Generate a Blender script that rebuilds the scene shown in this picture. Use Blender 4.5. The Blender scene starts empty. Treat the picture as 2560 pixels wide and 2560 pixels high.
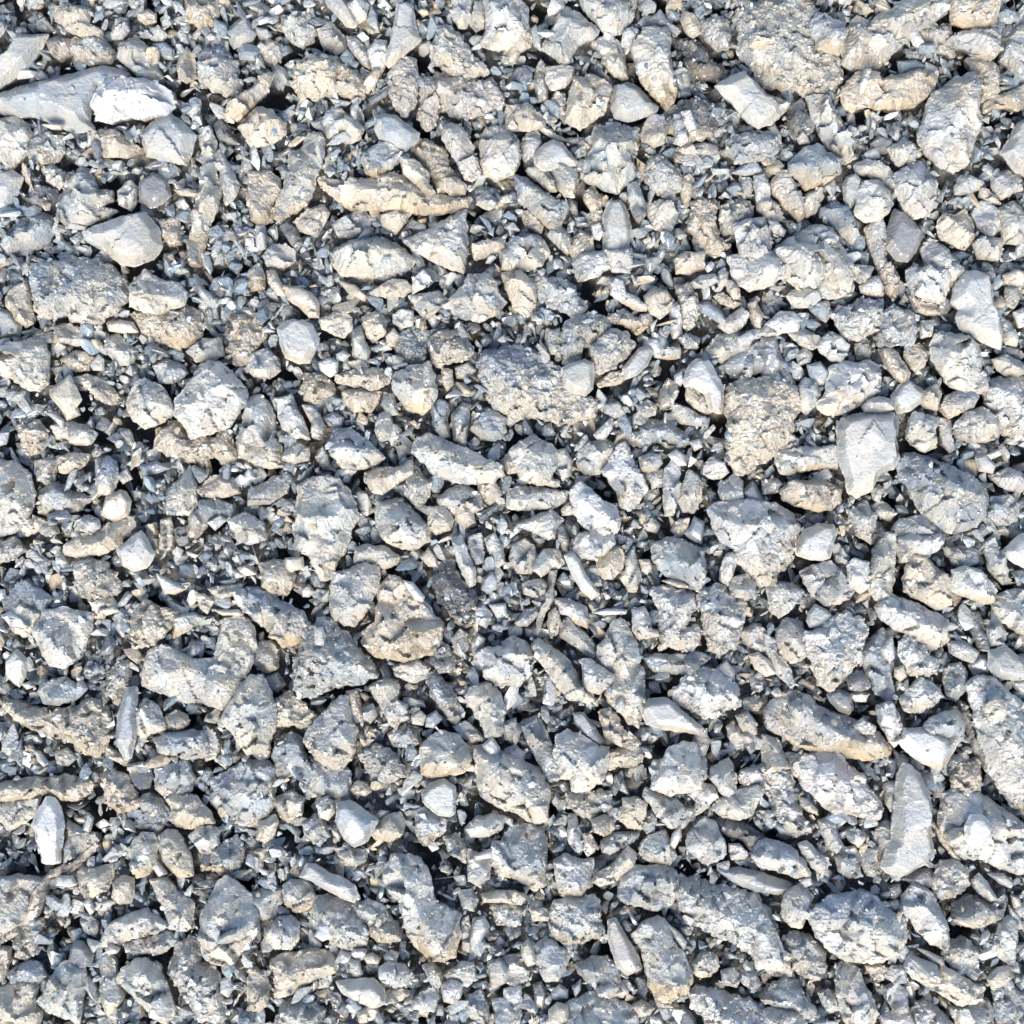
import bpy, math, random
import numpy as np
from mathutils import Vector
from mathutils.geometry import delaunay_2d_cdt

# ------------------------------------------------------------------ camera, sky, sun, exposure
S = 0.0003                      # metres per photograph pixel: the frame is about 0.77 m wide
scene = bpy.context.scene
COL = scene.collection
CAM_H = 4200.0                  # camera height in photograph pixels (1.26 m)
cam_data = bpy.data.cameras.new("camera")
cam = bpy.data.objects.new("camera", cam_data)
COL.objects.link(cam)
cam.location = (0, 0, CAM_H * S)
cam.rotation_euler = (0, 0, 0)
cam_data.sensor_width = 36
cam_data.lens = 36 * CAM_H / 2560.0
cam_data.clip_start = 0.05
cam_data.clip_end = 200
scene.camera = cam

SUN_EL, SUN_AZ = 47.0, 190.0    # azimuth: clockwise from the top of the picture
world = bpy.data.worlds.new("World")
scene.world = world
world.use_nodes = True
nt = world.node_tree
nt.nodes.clear()
sky = nt.nodes.new("ShaderNodeTexSky")
sky.sky_type = 'NISHITA'
sky.sun_disc = False
sky.sun_elevation = math.radians(SUN_EL)
sky.sun_rotation = math.radians(SUN_AZ)
bg = nt.nodes.new("ShaderNodeBackground")
bg.inputs['Strength'].default_value = 0.15
wo = nt.nodes.new("ShaderNodeOutputWorld")
nt.links.new(sky.outputs[0], bg.inputs[0])
nt.links.new(bg.outputs[0], wo.inputs[0])

sun_data = bpy.data.lights.new("sun", 'SUN')
sun_data.energy = 3.1
sun_data.angle = math.radians(32)
sun_data.color = (1.0, 0.92, 0.80)
sun = bpy.data.objects.new("sun", sun_data)
COL.objects.link(sun)
_az, _el = math.radians(SUN_AZ), math.radians(SUN_EL)
_d = Vector((math.sin(_az) * math.cos(_el), math.cos(_az) * math.cos(_el), math.sin(_el)))
sun.rotation_euler = (-_d).to_track_quat('-Z', 'Y').to_euler()

scene.view_settings.view_transform = 'Standard'
scene.view_settings.look = 'None'
scene.view_settings.exposure = 0.84
scene.view_settings.gamma = 1.0
scene.view_settings.use_curve_mapping = False
scene.cycles.max_bounces = 4
scene.cycles.diffuse_bounces = 2

rng = np.random.default_rng(11)
random.seed(5)

# ------------------------------------------------------------------ numpy value noise
def _hash(ix, iy, iz):
    n = (ix * 73856093) ^ (iy * 19349663) ^ (iz * 83492791)
    n = (n ^ (n >> 13)) * 1274126177
    n = n ^ (n >> 16)
    return (n & 0xFFFF).astype(np.float64) / 32767.5 - 1.0

def vnoise(x, y, z=0.0):
    x = np.asarray(x, float); y = np.asarray(y, float); z = np.zeros_like(x) + z
    xi, yi, zi = np.floor(x).astype(np.int64), np.floor(y).astype(np.int64), np.floor(z).astype(np.int64)
    u, v, w = x - xi, y - yi, z - zi
    u, v, w = u*u*(3-2*u), v*v*(3-2*v), w*w*(3-2*w)
    r = 0
    for a in (0, 1):
        for b in (0, 1):
            for c in (0, 1):
                r = r + _hash(xi+a, yi+b, zi+c) * (u if a else 1-u) * (v if b else 1-v) * (w if c else 1-w)
    return r

def fbm(x, y, z=0.0, o=4):
    r, a = 0, 0.5
    for i in range(o):
        r = r + a * vnoise(x * 2**i + 17*i, y * 2**i - 9*i, z + 5.3*i); a *= 0.5
    return r

# ------------------------------------------------------------------ material
def rock_material(name, rough, spec, bump, mudk=1.0):
    m = bpy.data.materials.new(name)
    m.use_nodes = True
    n, l = m.node_tree.nodes, m.node_tree.links
    n.clear()
    out = n.new("ShaderNodeOutputMaterial")
    b = n.new("ShaderNodeBsdfPrincipled")
    l.new(b.outputs[0], out.inputs[0])
    att = n.new("ShaderNodeAttribute"); att.attribute_name = "Col"
    ra = n.new("ShaderNodeAttribute"); ra.attribute_name = "Grit"
    geo = n.new("ShaderNodeNewGeometry")
    pos = geo.outputs['Position']
    def noise(scale, det=4, r=0.6):
        t = n.new("ShaderNodeTexNoise"); t.inputs['Scale'].default_value = scale / S
        t.inputs['Detail'].default_value = det; t.inputs['Roughness'].default_value = r
        l.new(pos, t.inputs['Vector']); return t
    def math_(op, a, c, clamp=False):
        t = n.new("ShaderNodeMath"); t.operation = op; t.use_clamp = clamp
        for k, v in ((0, a), (1, c)):
            if isinstance(v, (int, float)): t.inputs[k].default_value = v
            else: l.new(v, t.inputs[k])
        return t.outputs[0]
    def ramp(src, p0, p1, v0=0.0, v1=1.0):
        t = n.new("ShaderNodeMapRange"); l.new(src, t.inputs['Value'])
        t.inputs['From Min'].default_value = p0; t.inputs['From Max'].default_value = p1
        t.inputs['To Min'].default_value = v0; t.inputs['To Max'].default_value = v1
        t.interpolation_type = 'SMOOTHSTEP'
        return t.outputs[0]
    def mix(fac, a, c, mode='MIX'):
        t = n.new("ShaderNodeMix"); t.data_type = 'RGBA'; t.blend_type = mode
        if isinstance(fac, (int, float)): t.inputs[0].default_value = fac
        else: l.new(fac, t.inputs[0])
        for k, v in ((6, a), (7, c)):
            if isinstance(v, tuple): t.inputs[k].default_value = v
            else: l.new(v, t.inputs[k])
        return t.outputs[2]
    big = noise(1/46.0, 5, 0.62)
    mid = noise(1/13.0, 5, 0.68)
    fine = noise(1/4.0, 3, 0.7)
    g = ra.outputs['Fac']
    # dried mud film in cream and ochre over the bare blue-grey stone
    mud = mix(ramp(mid.outputs[0], 0.42, 0.62), (0.46, 0.40, 0.31, 1), (0.60, 0.575, 0.51, 1))
    c = mix(math_('MULTIPLY', ramp(big.outputs[0], 0.50, 0.66), math_('ADD', math_('MULTIPLY', g, 0.45 * mudk), 0.10 * mudk)), att.outputs['Color'], mud)
    # small dark blue-grey flecks
    c = mix(math_('MULTIPLY', ramp(mid.outputs[0], 0.44, 0.31), math_('ADD', math_('MULTIPLY', g, 0.36), 0.20)), c, (0.095, 0.12, 0.145, 1))
    # tiny dark and pale grains
    c = mix(math_('MULTIPLY', ramp(fine.outputs[0], 0.36, 0.26), 0.55), c, (0.09, 0.095, 0.11, 1))
    c = mix(math_('MULTIPLY', ramp(fine.outputs[0], 0.64, 0.76), 0.5), c, (0.74, 0.75, 0.76, 1))
    l.new(c, b.inputs['Base Color'])
    l.new(ramp(mid.outputs[0], 0.3, 0.7, rough - 0.20, rough + 0.16), b.inputs['Roughness'])
    b.inputs['Specular IOR Level'].default_value = spec
    b.inputs['Coat Weight'].default_value = 0.85 if mudk else 0.0
    b.inputs['Coat Roughness'].default_value = 0.14
    # relief: lumpy mud, stuck grains, fine grit
    vor = n.new("ShaderNodeTexVoronoi"); vor.feature = 'F1'
    vor.inputs['Scale'].default_value = 1 / 9.0 / S
    dis = n.new("ShaderNodeMixRGB"); dis.blend_type = 'ADD'
    dis.inputs[0].default_value = 1.0
    wn = n.new("ShaderNodeVectorMath"); wn.operation = 'SCALE'; wn.inputs[3].default_value = 7 * S
    l.new(mid.outputs['Color'], wn.inputs[0])
    va = n.new("ShaderNodeVectorMath"); va.operation = 'ADD'
    l.new(pos, va.inputs[0]); l.new(wn.outputs[0], va.inputs[1])
    l.new(va.outputs[0], vor.inputs['Vector'])
    n.remove(dis)
    h = math_('MULTIPLY', mid.outputs[0], 0.9)
    h = math_('ADD', h, math_('MULTIPLY', math_('MULTIPLY', vor.outputs['Distance'], -0.55), math_('ADD', g, 0.15)))
    h = math_('ADD', h, math_('MULTIPLY', fine.outputs[0], 0.30))
    bp = n.new("ShaderNodeBump"); bp.inputs['Distance'].default_value = 17 * S
    l.new(math_('ADD', math_('MULTIPLY', g, 0.50 * bump), 0.30 * bump, True), bp.inputs['Strength'])
    l.new(h, bp.inputs['Height'])
    l.new(bp.outputs[0], b.inputs['Normal'])
    return m

MAT = {'s': rock_material("smooth_slate", 0.50, 0.5, 1.0),
       'm': rock_material("broken_slate", 0.55, 0.45, 1.0),
       'c': rock_material("muddy_crust", 0.58, 0.4, 1.1)}
MAT_FILL = rock_material("wet_gravel", 0.50, 0.5, 1.0)
MAT_SOIL = rock_material("dark_soil", 0.8, 0.25, 1.0, 0.0)

PAL = {'W': (0.86, 0.87, 0.87), 'w': (0.54, 0.545, 0.52), 'g': (0.39, 0.405, 0.385), 'b': (0.25, 0.30, 0.33), 't': (0.50, 0.425, 0.31),
       'p': (0.385, 0.39, 0.385), 'd': (0.125, 0.14, 0.165), 'k': (0.36, 0.34, 0.305), 'o': (0.47, 0.38, 0.26)}
CREAM = np.array((0.58, 0.515, 0.40)); OCHRE = np.array((0.46, 0.35, 0.20)); DARK_BLUE_GREY = np.array((0.15, 0.17, 0.205))

def new_mesh(name, V, F, col, grit, mat, smooth=False):
    """V in pixels, F flat triangle array, col per vertex."""
    me = bpy.data.meshes.new(name)
    nv, nf = len(V), len(F)
    me.vertices.add(nv); me.vertices.foreach_set('co', (np.asarray(V, np.float64) * S).astype(np.float32).ravel())
    me.loops.add(nf * 3); me.loops.foreach_set('vertex_index', np.asarray(F, np.int32).ravel())
    me.polygons.add(nf)
    me.polygons.foreach_set('loop_start', np.arange(0, nf * 3, 3, dtype=np.int32))
    me.update(calc_edges=True)
    me.polygons.foreach_set('use_smooth', np.full(nf, smooth, bool))
    a = me.attributes.new("Col", 'FLOAT_COLOR', 'POINT')
    c4 = np.ones((nv, 4), np.float32); c4[:, :3] = col
    a.data.foreach_set('color', c4.ravel())
    g = me.attributes.new("Grit", 'FLOAT', 'POINT')
    g.data.foreach_set('value', (np.zeros(nv) + grit).astype(np.float32))
    me.materials.append(mat)
    me.validate()
    return me

# ------------------------------------------------------------------ small loose stones (angular prototypes)
def prototype(seed, flat):
    r = random.Random(seed)
    import bmesh
    bm = bmesh.new()
    for i in range(r.choice((9, 11, 14))):
        v = Vector((r.gauss(0, 1), r.gauss(0, 1), r.gauss(0, 1))).normalized()
        v *= r.uniform(0.8, 1.1)
        bm.verts.new((v.x, v.y * r.uniform(.8, 1), v.z * flat))
    res = bmesh.ops.convex_hull(bm, input=bm.verts)
    for v in [v for v in bm.verts if not v.link_faces]: bm.verts.remove(v)
    bmesh.ops.bevel(bm, geom=list(bm.edges), offset=0.07, segments=1, affect='EDGES', profile=0.6)
    bmesh.ops.triangulate(bm, faces=bm.faces[:])
    bm.verts.ensure_lookup_table(); bm.verts.index_update()
    V = np.array([v.co[:] for v in bm.verts]); F = np.array([[v.index for v in f.verts] for f in bm.faces])
    bm.free()
    return V, F
PROTO = [prototype(100 + i, (0.55, 0.7, 0.85, 0.95)[i % 4]) for i in range(36)]

def rot(a, b, c):
    ca, sa, cb, sb, cc, sc = math.cos(a), math.sin(a), math.cos(b), math.sin(b), math.cos(c), math.sin(c)
    Rz = np.array(((ca, -sa, 0), (sa, ca, 0), (0, 0, 1)))
    Rx = np.array(((1, 0, 0), (0, cb, -sb), (0, sb, cb)))
    Ry = np.array(((cc, 0, sc), (0, 1, 0), (-sc, 0, cc)))
    return Rz @ Rx @ Ry

class Batch:
    def __init__(self): self.V, self.F, self.C, self.G, self.n = [], [], [], [], 0
    def add(self, V, F, col, g=0.5):
        self.V.append(V); self.F.append(F + self.n); self.n += len(V)
        self.C.append(np.zeros((len(V), 3)) + col); self.G.append(np.zeros(len(V)) + g)
    def pebble(self, x, y, z, r, col, g=0.5, elong=None, tilt=0.5):
        V, F = PROTO[rng.integers(len(PROTO))]
        e = elong or rng.uniform(1.0, 1.7)
        V = V * (e, 1.0, rng.uniform(.7, 1.0)) * (r / math.sqrt(e))
        V = V @ rot(rng.uniform(0, 6.28), rng.normal(0, tilt), rng.normal(0, tilt)).T + (x, y, z)
        self.add(V, F, col, g)
    def mesh(self, name, mat, origin=(0, 0, 0)):
        return new_mesh(name, np.concatenate(self.V) - origin, np.concatenate(self.F), np.concatenate(self.C), np.concatenate(self.G), mat)

# ------------------------------------------------------------------ one traced stone: its outline, thickness, facets and skin
def px(x, y, z=0.0):
    """A spot seen at photograph pixel (x, y) standing z above the bed, on the bed plan (pixel units)."""
    k = (CAM_H - z) / CAM_H
    return (x - 1280) * k, (1280 - y) * k

def build_stone(P, cls, tex, flag, z0, thick, g, seed):
    r = np.random.default_rng(seed)
    P = np.array([px(x, y, z0 + thick * .4) for x, y in P])
    area = 0.5 * abs(np.sum(P[:, 0] * np.roll(P[:, 1], -1) - np.roll(P[:, 0], -1) * P[:, 1]))
    if np.sum(P[:, 0] * np.roll(P[:, 1], -1) - np.roll(P[:, 0], -1) * P[:, 1]) < 0: P = P[::-1]
    n = len(P)
    jag = {'s': 0.8, 'm': 1.4, 'c': 2.6}[tex] * min(1.4, math.sqrt(area) / 70)
    # outline, broken between the traced corners
    B = []
    for i in range(n):
        a, b = P[i], P[(i + 1) % n]
        L = math.hypot(*(b - a)); k = max(1, int(round(L / g)))
        t = np.arange(k) / k
        B.append(a + np.outer(t, b - a))
    B = np.concatenate(B)
    nb = len(B)
    T = np.roll(B, -1, 0) - np.roll(B, 1, 0); T /= np.maximum(1e-6, np.hypot(T[:, 0], T[:, 1]))[:, None]
    N = np.stack((T[:, 1], -T[:, 0]), 1)
    off = jag * (1.6 * vnoise(B[:, 0] / 17, B[:, 1] / 17, seed) + 1.1 * vnoise(B[:, 0] / 7, B[:, 1] / 7, seed))
    per = np.hypot(*(P - np.roll(P, 1, 0)).T).sum()
    B = B + N * (off + min(3.0, .09 * 2 * area / per))[:, None]
    # inner points on a jittered grid
    lo, hi = B.min(0), B.max(0)
    gx, gy = np.meshgrid(np.arange(lo[0], hi[0], g), np.arange(lo[1], hi[1], g))
    Q = np.stack((gx.ravel(), gy.ravel()), 1) + r.uniform(-.32, .32, (gx.size, 2)) * g
    A0, A1 = B, np.roll(B, -1, 0)
    ins = np.zeros(len(Q), bool)
    for a, b in zip(A0, A1):
        if a[1] == b[1]: continue
        c = (a[1] > Q[:, 1]) != (b[1] > Q[:, 1])
        ins ^= c & (Q[:, 0] < (b[0] - a[0]) * (Q[:, 1] - a[1]) / (b[1] - a[1]) + a[0])
    Q = Q[ins]
    if len(Q):
        dB = np.min(np.hypot(Q[:, None, 0] - B[None, :, 0], Q[:, None, 1] - B[None, :, 1]), 1)
        Q = Q[dB > 0.45 * g]
    X = np.concatenate((B, Q))
    res = delaunay_2d_cdt([Vector(v) for v in X], [], [list(range(nb))], 1, 1e-5)
    if len(res[0]) == 0: return None
    X = np.array([v[:] for v in res[0]]); F = np.array([f[:] for f in res[2] if len(f) == 3])
    # which result vertices are the rim
    rim = [-1] * nb
    for i, ids in enumerate(res[3]):
        for q in ids:
            if q < nb: rim[q] = i
    rim = [v for v in rim if v >= 0]
    # side slopes, one per traced edge; each side has its own steepness
    H = thick
    size = math.sqrt(area)
    hmin = np.full(len(X), 1e9); which = np.zeros(len(X), int); ny = np.zeros(n)
    for i in range(n):
        a, b = P[i], P[(i + 1) % n]
        e = b - a; L2 = max(1e-6, e @ e)
        t = np.clip(((X - a) @ e) / L2, 0, 1)
        d = np.hypot(*(X - a - t[:, None] * e).T)
        nn = np.array((e[1], -e[0])) / math.sqrt(L2)
        ny[i] = nn[1]
        if nn[1] < -0.25: sl = math.tan(math.radians(r.uniform(38, 64)))
        elif nn[1] > 0.25: sl = math.tan(math.radians(r.uniform(40, 74)))
        else: sl = math.tan(math.radians(r.uniform(52, 80)))
        if tex == 's': sl *= 1.5
        s = d * sl
        m = s < hmin; hmin = np.where(m, s, hmin); which = np.where(m, i, which)
    ip = np.zeros(len(X), bool)
    for a, b in zip(P, np.roll(P, -1, 0)):
        if a[1] == b[1]: continue
        c = (a[1] > X[:, 1]) != (b[1] > X[:, 1])
        ip ^= c & (X[:, 0] < (b[0] - a[0]) * (X[:, 1] - a[1]) / (b[1] - a[1]) + a[0])
    side = np.where(ip, hmin + 3, np.maximum(0, 3 - .8 * hmin))
    # top facets
    c0 = X.mean(0)
    top = np.full(len(X), 1e9)
    K = {'s': 2, 'm': 4, 'c': 4}[tex] + int(size > 110)
    for k in range(K):
        sd = c0 + r.normal(0, size * .30, 2)
        ang = r.uniform(0, 6.28)
        tl = math.tan(math.radians(r.uniform(2, 12) if tex == 's' or k == 0 else r.uniform(8, 34)))
        top = np.minimum(top, H * r.uniform(.82, 1.05) + tl * ((X[:, 0] - sd[0]) * math.cos(ang) + (X[:, 1] - sd[1]) * math.sin(ang)) + (0 if k == 0 else size * .06))
    # one main ridge: a back slope rising to it and a front slope falling from it
    ra = math.radians(90 + r.normal(0, 38))
    u = (X[:, 0] - c0[0]) * math.cos(ra) + (X[:, 1] - c0[1]) * math.sin(ra) - r.normal(0, size * .13)
    flat = .45 if tex == 's' else 1.0
    back = H * 1.08 - u * math.tan(math.radians(r.uniform(10, 32) * flat))
    front = H * 1.08 + u * math.tan(math.radians(r.uniform(10, 36) * flat))
    top = np.minimum(top + size * .05, np.minimum(back, front))
    top = np.maximum(top, H * .2)
    h = np.minimum(side, top)
    h = h - 1.2 * np.exp(-np.abs(side - top) / 2.5)
    onside = side < top
    # broken skin: lumps, layered steps and pits
    amp = {'s': 0.9, 'm': 2.6, 'c': 4.4}[tex] * min(1.3, .5 + size / 140)
    z = h + amp * 1.15 * fbm(X[:, 0] / 31, X[:, 1] / 31, seed, 4)
    if tex != 's':
        z = z + amp * .8 * (0.5 - np.abs(vnoise(X[:, 0] / 11, X[:, 1] / 11, seed + 3.3)))
        ang = r.uniform(0, 3.14)
        u = X[:, 0] * math.cos(ang) + X[:, 1] * math.sin(ang) + 5 * vnoise(X[:, 0] / 25, X[:, 1] / 25, seed)
        lam = r.uniform(9, 22)
        if r.random() < .55: z = z + (2.2 if tex == 'm' else 1.4) * (u / lam - np.floor(u / lam) - .5)
    if tex != 's':
        z = z + (3.6 if tex == 'c' else 2.2) * np.clip(vnoise(X[:, 0] / 6.5, X[:, 1] / 6.5, seed + 9), 0, 1)
    # the broken surface: small chipped planes of differing tilt and tone
    cs = {'s': 60, 'm': 30, 'c': 21}[tex]
    nk = int(max(3, area / cs ** 2))
    sk = X[r.integers(len(X), size=nk)] + r.normal(0, 2, (nk, 2))
    Xw = X + 3.0 * np.stack((vnoise(X[:, 0] / 9, X[:, 1] / 9, seed + 5), vnoise(X[:, 0] / 9, X[:, 1] / 9, seed + 6)), 1)
    near = np.argmin((Xw[:, None, 0] - sk[None, :, 0]) ** 2 + (Xw[:, None, 1] - sk[None, :, 1]) ** 2, 1)
    gk = r.normal(0, {'s': .05, 'm': .42, 'c': .42}[tex], (nk, 2)); ok = r.normal(0, {'s': .3, 'm': 2.2, 'c': 3.0}[tex], nk)
    tone = r.normal(0, {'s': .02, 'm': .08, 'c': .10}[tex], nk)[near]
    z = z + (gk[near] * (X - sk[near])).sum(1) + ok[near]
    isr = np.zeros(len(X), bool); isr[rim] = True
    z = np.where(isr, np.minimum(z, 0.0), np.maximum(z, 0.3))
    # colour of the stone and its mud coat, then a cream or ochre lower part and a blue-grey upper part
    base = (np.array(PAL[cls]) * .62 + np.array((.42, .42, .41)) * .38) * r.uniform(.92, 1.08)
    if cls == 'd': base = base * .72
    if cls == 'W': base = np.array((.56, .565, .56))
    if tex == 'c' and cls != 'd': base = base * 1.15  # crusted stones lightened to offset the self-shadow of their relief
    base = base * (1 + r.normal(0, .006, 3))
    var = fbm(X[:, 0] / 60, X[:, 1] / 60, seed + 40, 3)
    col = base[None, :] * (1 + .28 * var[:, None])
    coat = np.clip((fbm(X[:, 0] / 38, X[:, 1] / 38, seed + 80, 3) + (.06 if tex == 's' else .14)) * 3.2, 0, 1) * (.42 if tex == 's' else .5)
    if cls == 'w': coat = coat * .35
    if cls == 'W': coat = coat * .4
    if cls not in 'd': col = col * (1 - coat[:, None]) + CREAM * coat[:, None] * r.uniform(.85, 1.02)
    if cls == 'b': 
        k = np.clip(fbm(X[:, 0] / 30, X[:, 1] / 30, seed + 11, 3) * 3, 0, 1) * .5
        col = col * (1 - k[:, None]) + np.array((.20, .25, .29)) * k[:, None]
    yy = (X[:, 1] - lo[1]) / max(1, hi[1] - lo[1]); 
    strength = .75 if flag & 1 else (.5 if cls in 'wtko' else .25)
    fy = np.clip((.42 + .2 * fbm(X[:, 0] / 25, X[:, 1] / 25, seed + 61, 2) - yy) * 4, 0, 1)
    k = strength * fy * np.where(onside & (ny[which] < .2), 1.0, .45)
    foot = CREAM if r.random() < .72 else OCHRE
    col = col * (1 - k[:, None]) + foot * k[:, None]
    if flag & 2:  # dark blue-grey tint over the up-image part of the stone
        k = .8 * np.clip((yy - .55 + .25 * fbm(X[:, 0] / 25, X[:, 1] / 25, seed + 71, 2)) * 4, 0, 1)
        tc = DARK_BLUE_GREY * (1.3 if cls != 'd' else .8) + np.array((.03, .04, .06))
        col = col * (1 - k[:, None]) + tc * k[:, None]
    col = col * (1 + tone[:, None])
    # skirt and underside
    rimv = np.array(rim); m = len(rimv); c = X[rimv].mean(0)
    low1 = (X[rimv] - c) * .97 + c; low2 = (X[rimv] - c) * .80 + c
    nv = len(X)
    V = np.concatenate((np.column_stack((X, z)),
                        np.column_stack((low1, np.full(m, -.22 * thick - 5))),
                        np.column_stack((low2, np.full(m, -.75 * thick - 12))),
                        [[c[0], c[1], -.75 * thick - 14]]))
    V[:, 2] += z0
    i = np.arange(m); j = (i + 1) % m
    F2 = [F]
    for A, Bq in ((rimv, nv + i), (nv + i, nv + m + i)):
        Aj, Bj = A[j], Bq[j]
        F2 += [np.column_stack((A, Bq, Bj)), np.column_stack((A, Bj, Aj))]
    F2.append(np.column_stack((nv + m + i, np.full(m, nv + 2 * m), nv + m + j)))
    F = np.concatenate(F2)
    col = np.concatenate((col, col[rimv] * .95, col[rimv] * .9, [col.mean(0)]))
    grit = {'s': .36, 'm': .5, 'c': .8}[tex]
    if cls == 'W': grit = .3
    return V, F, np.clip(col, .02, .8), grit, X, z + z0, isr, area
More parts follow.
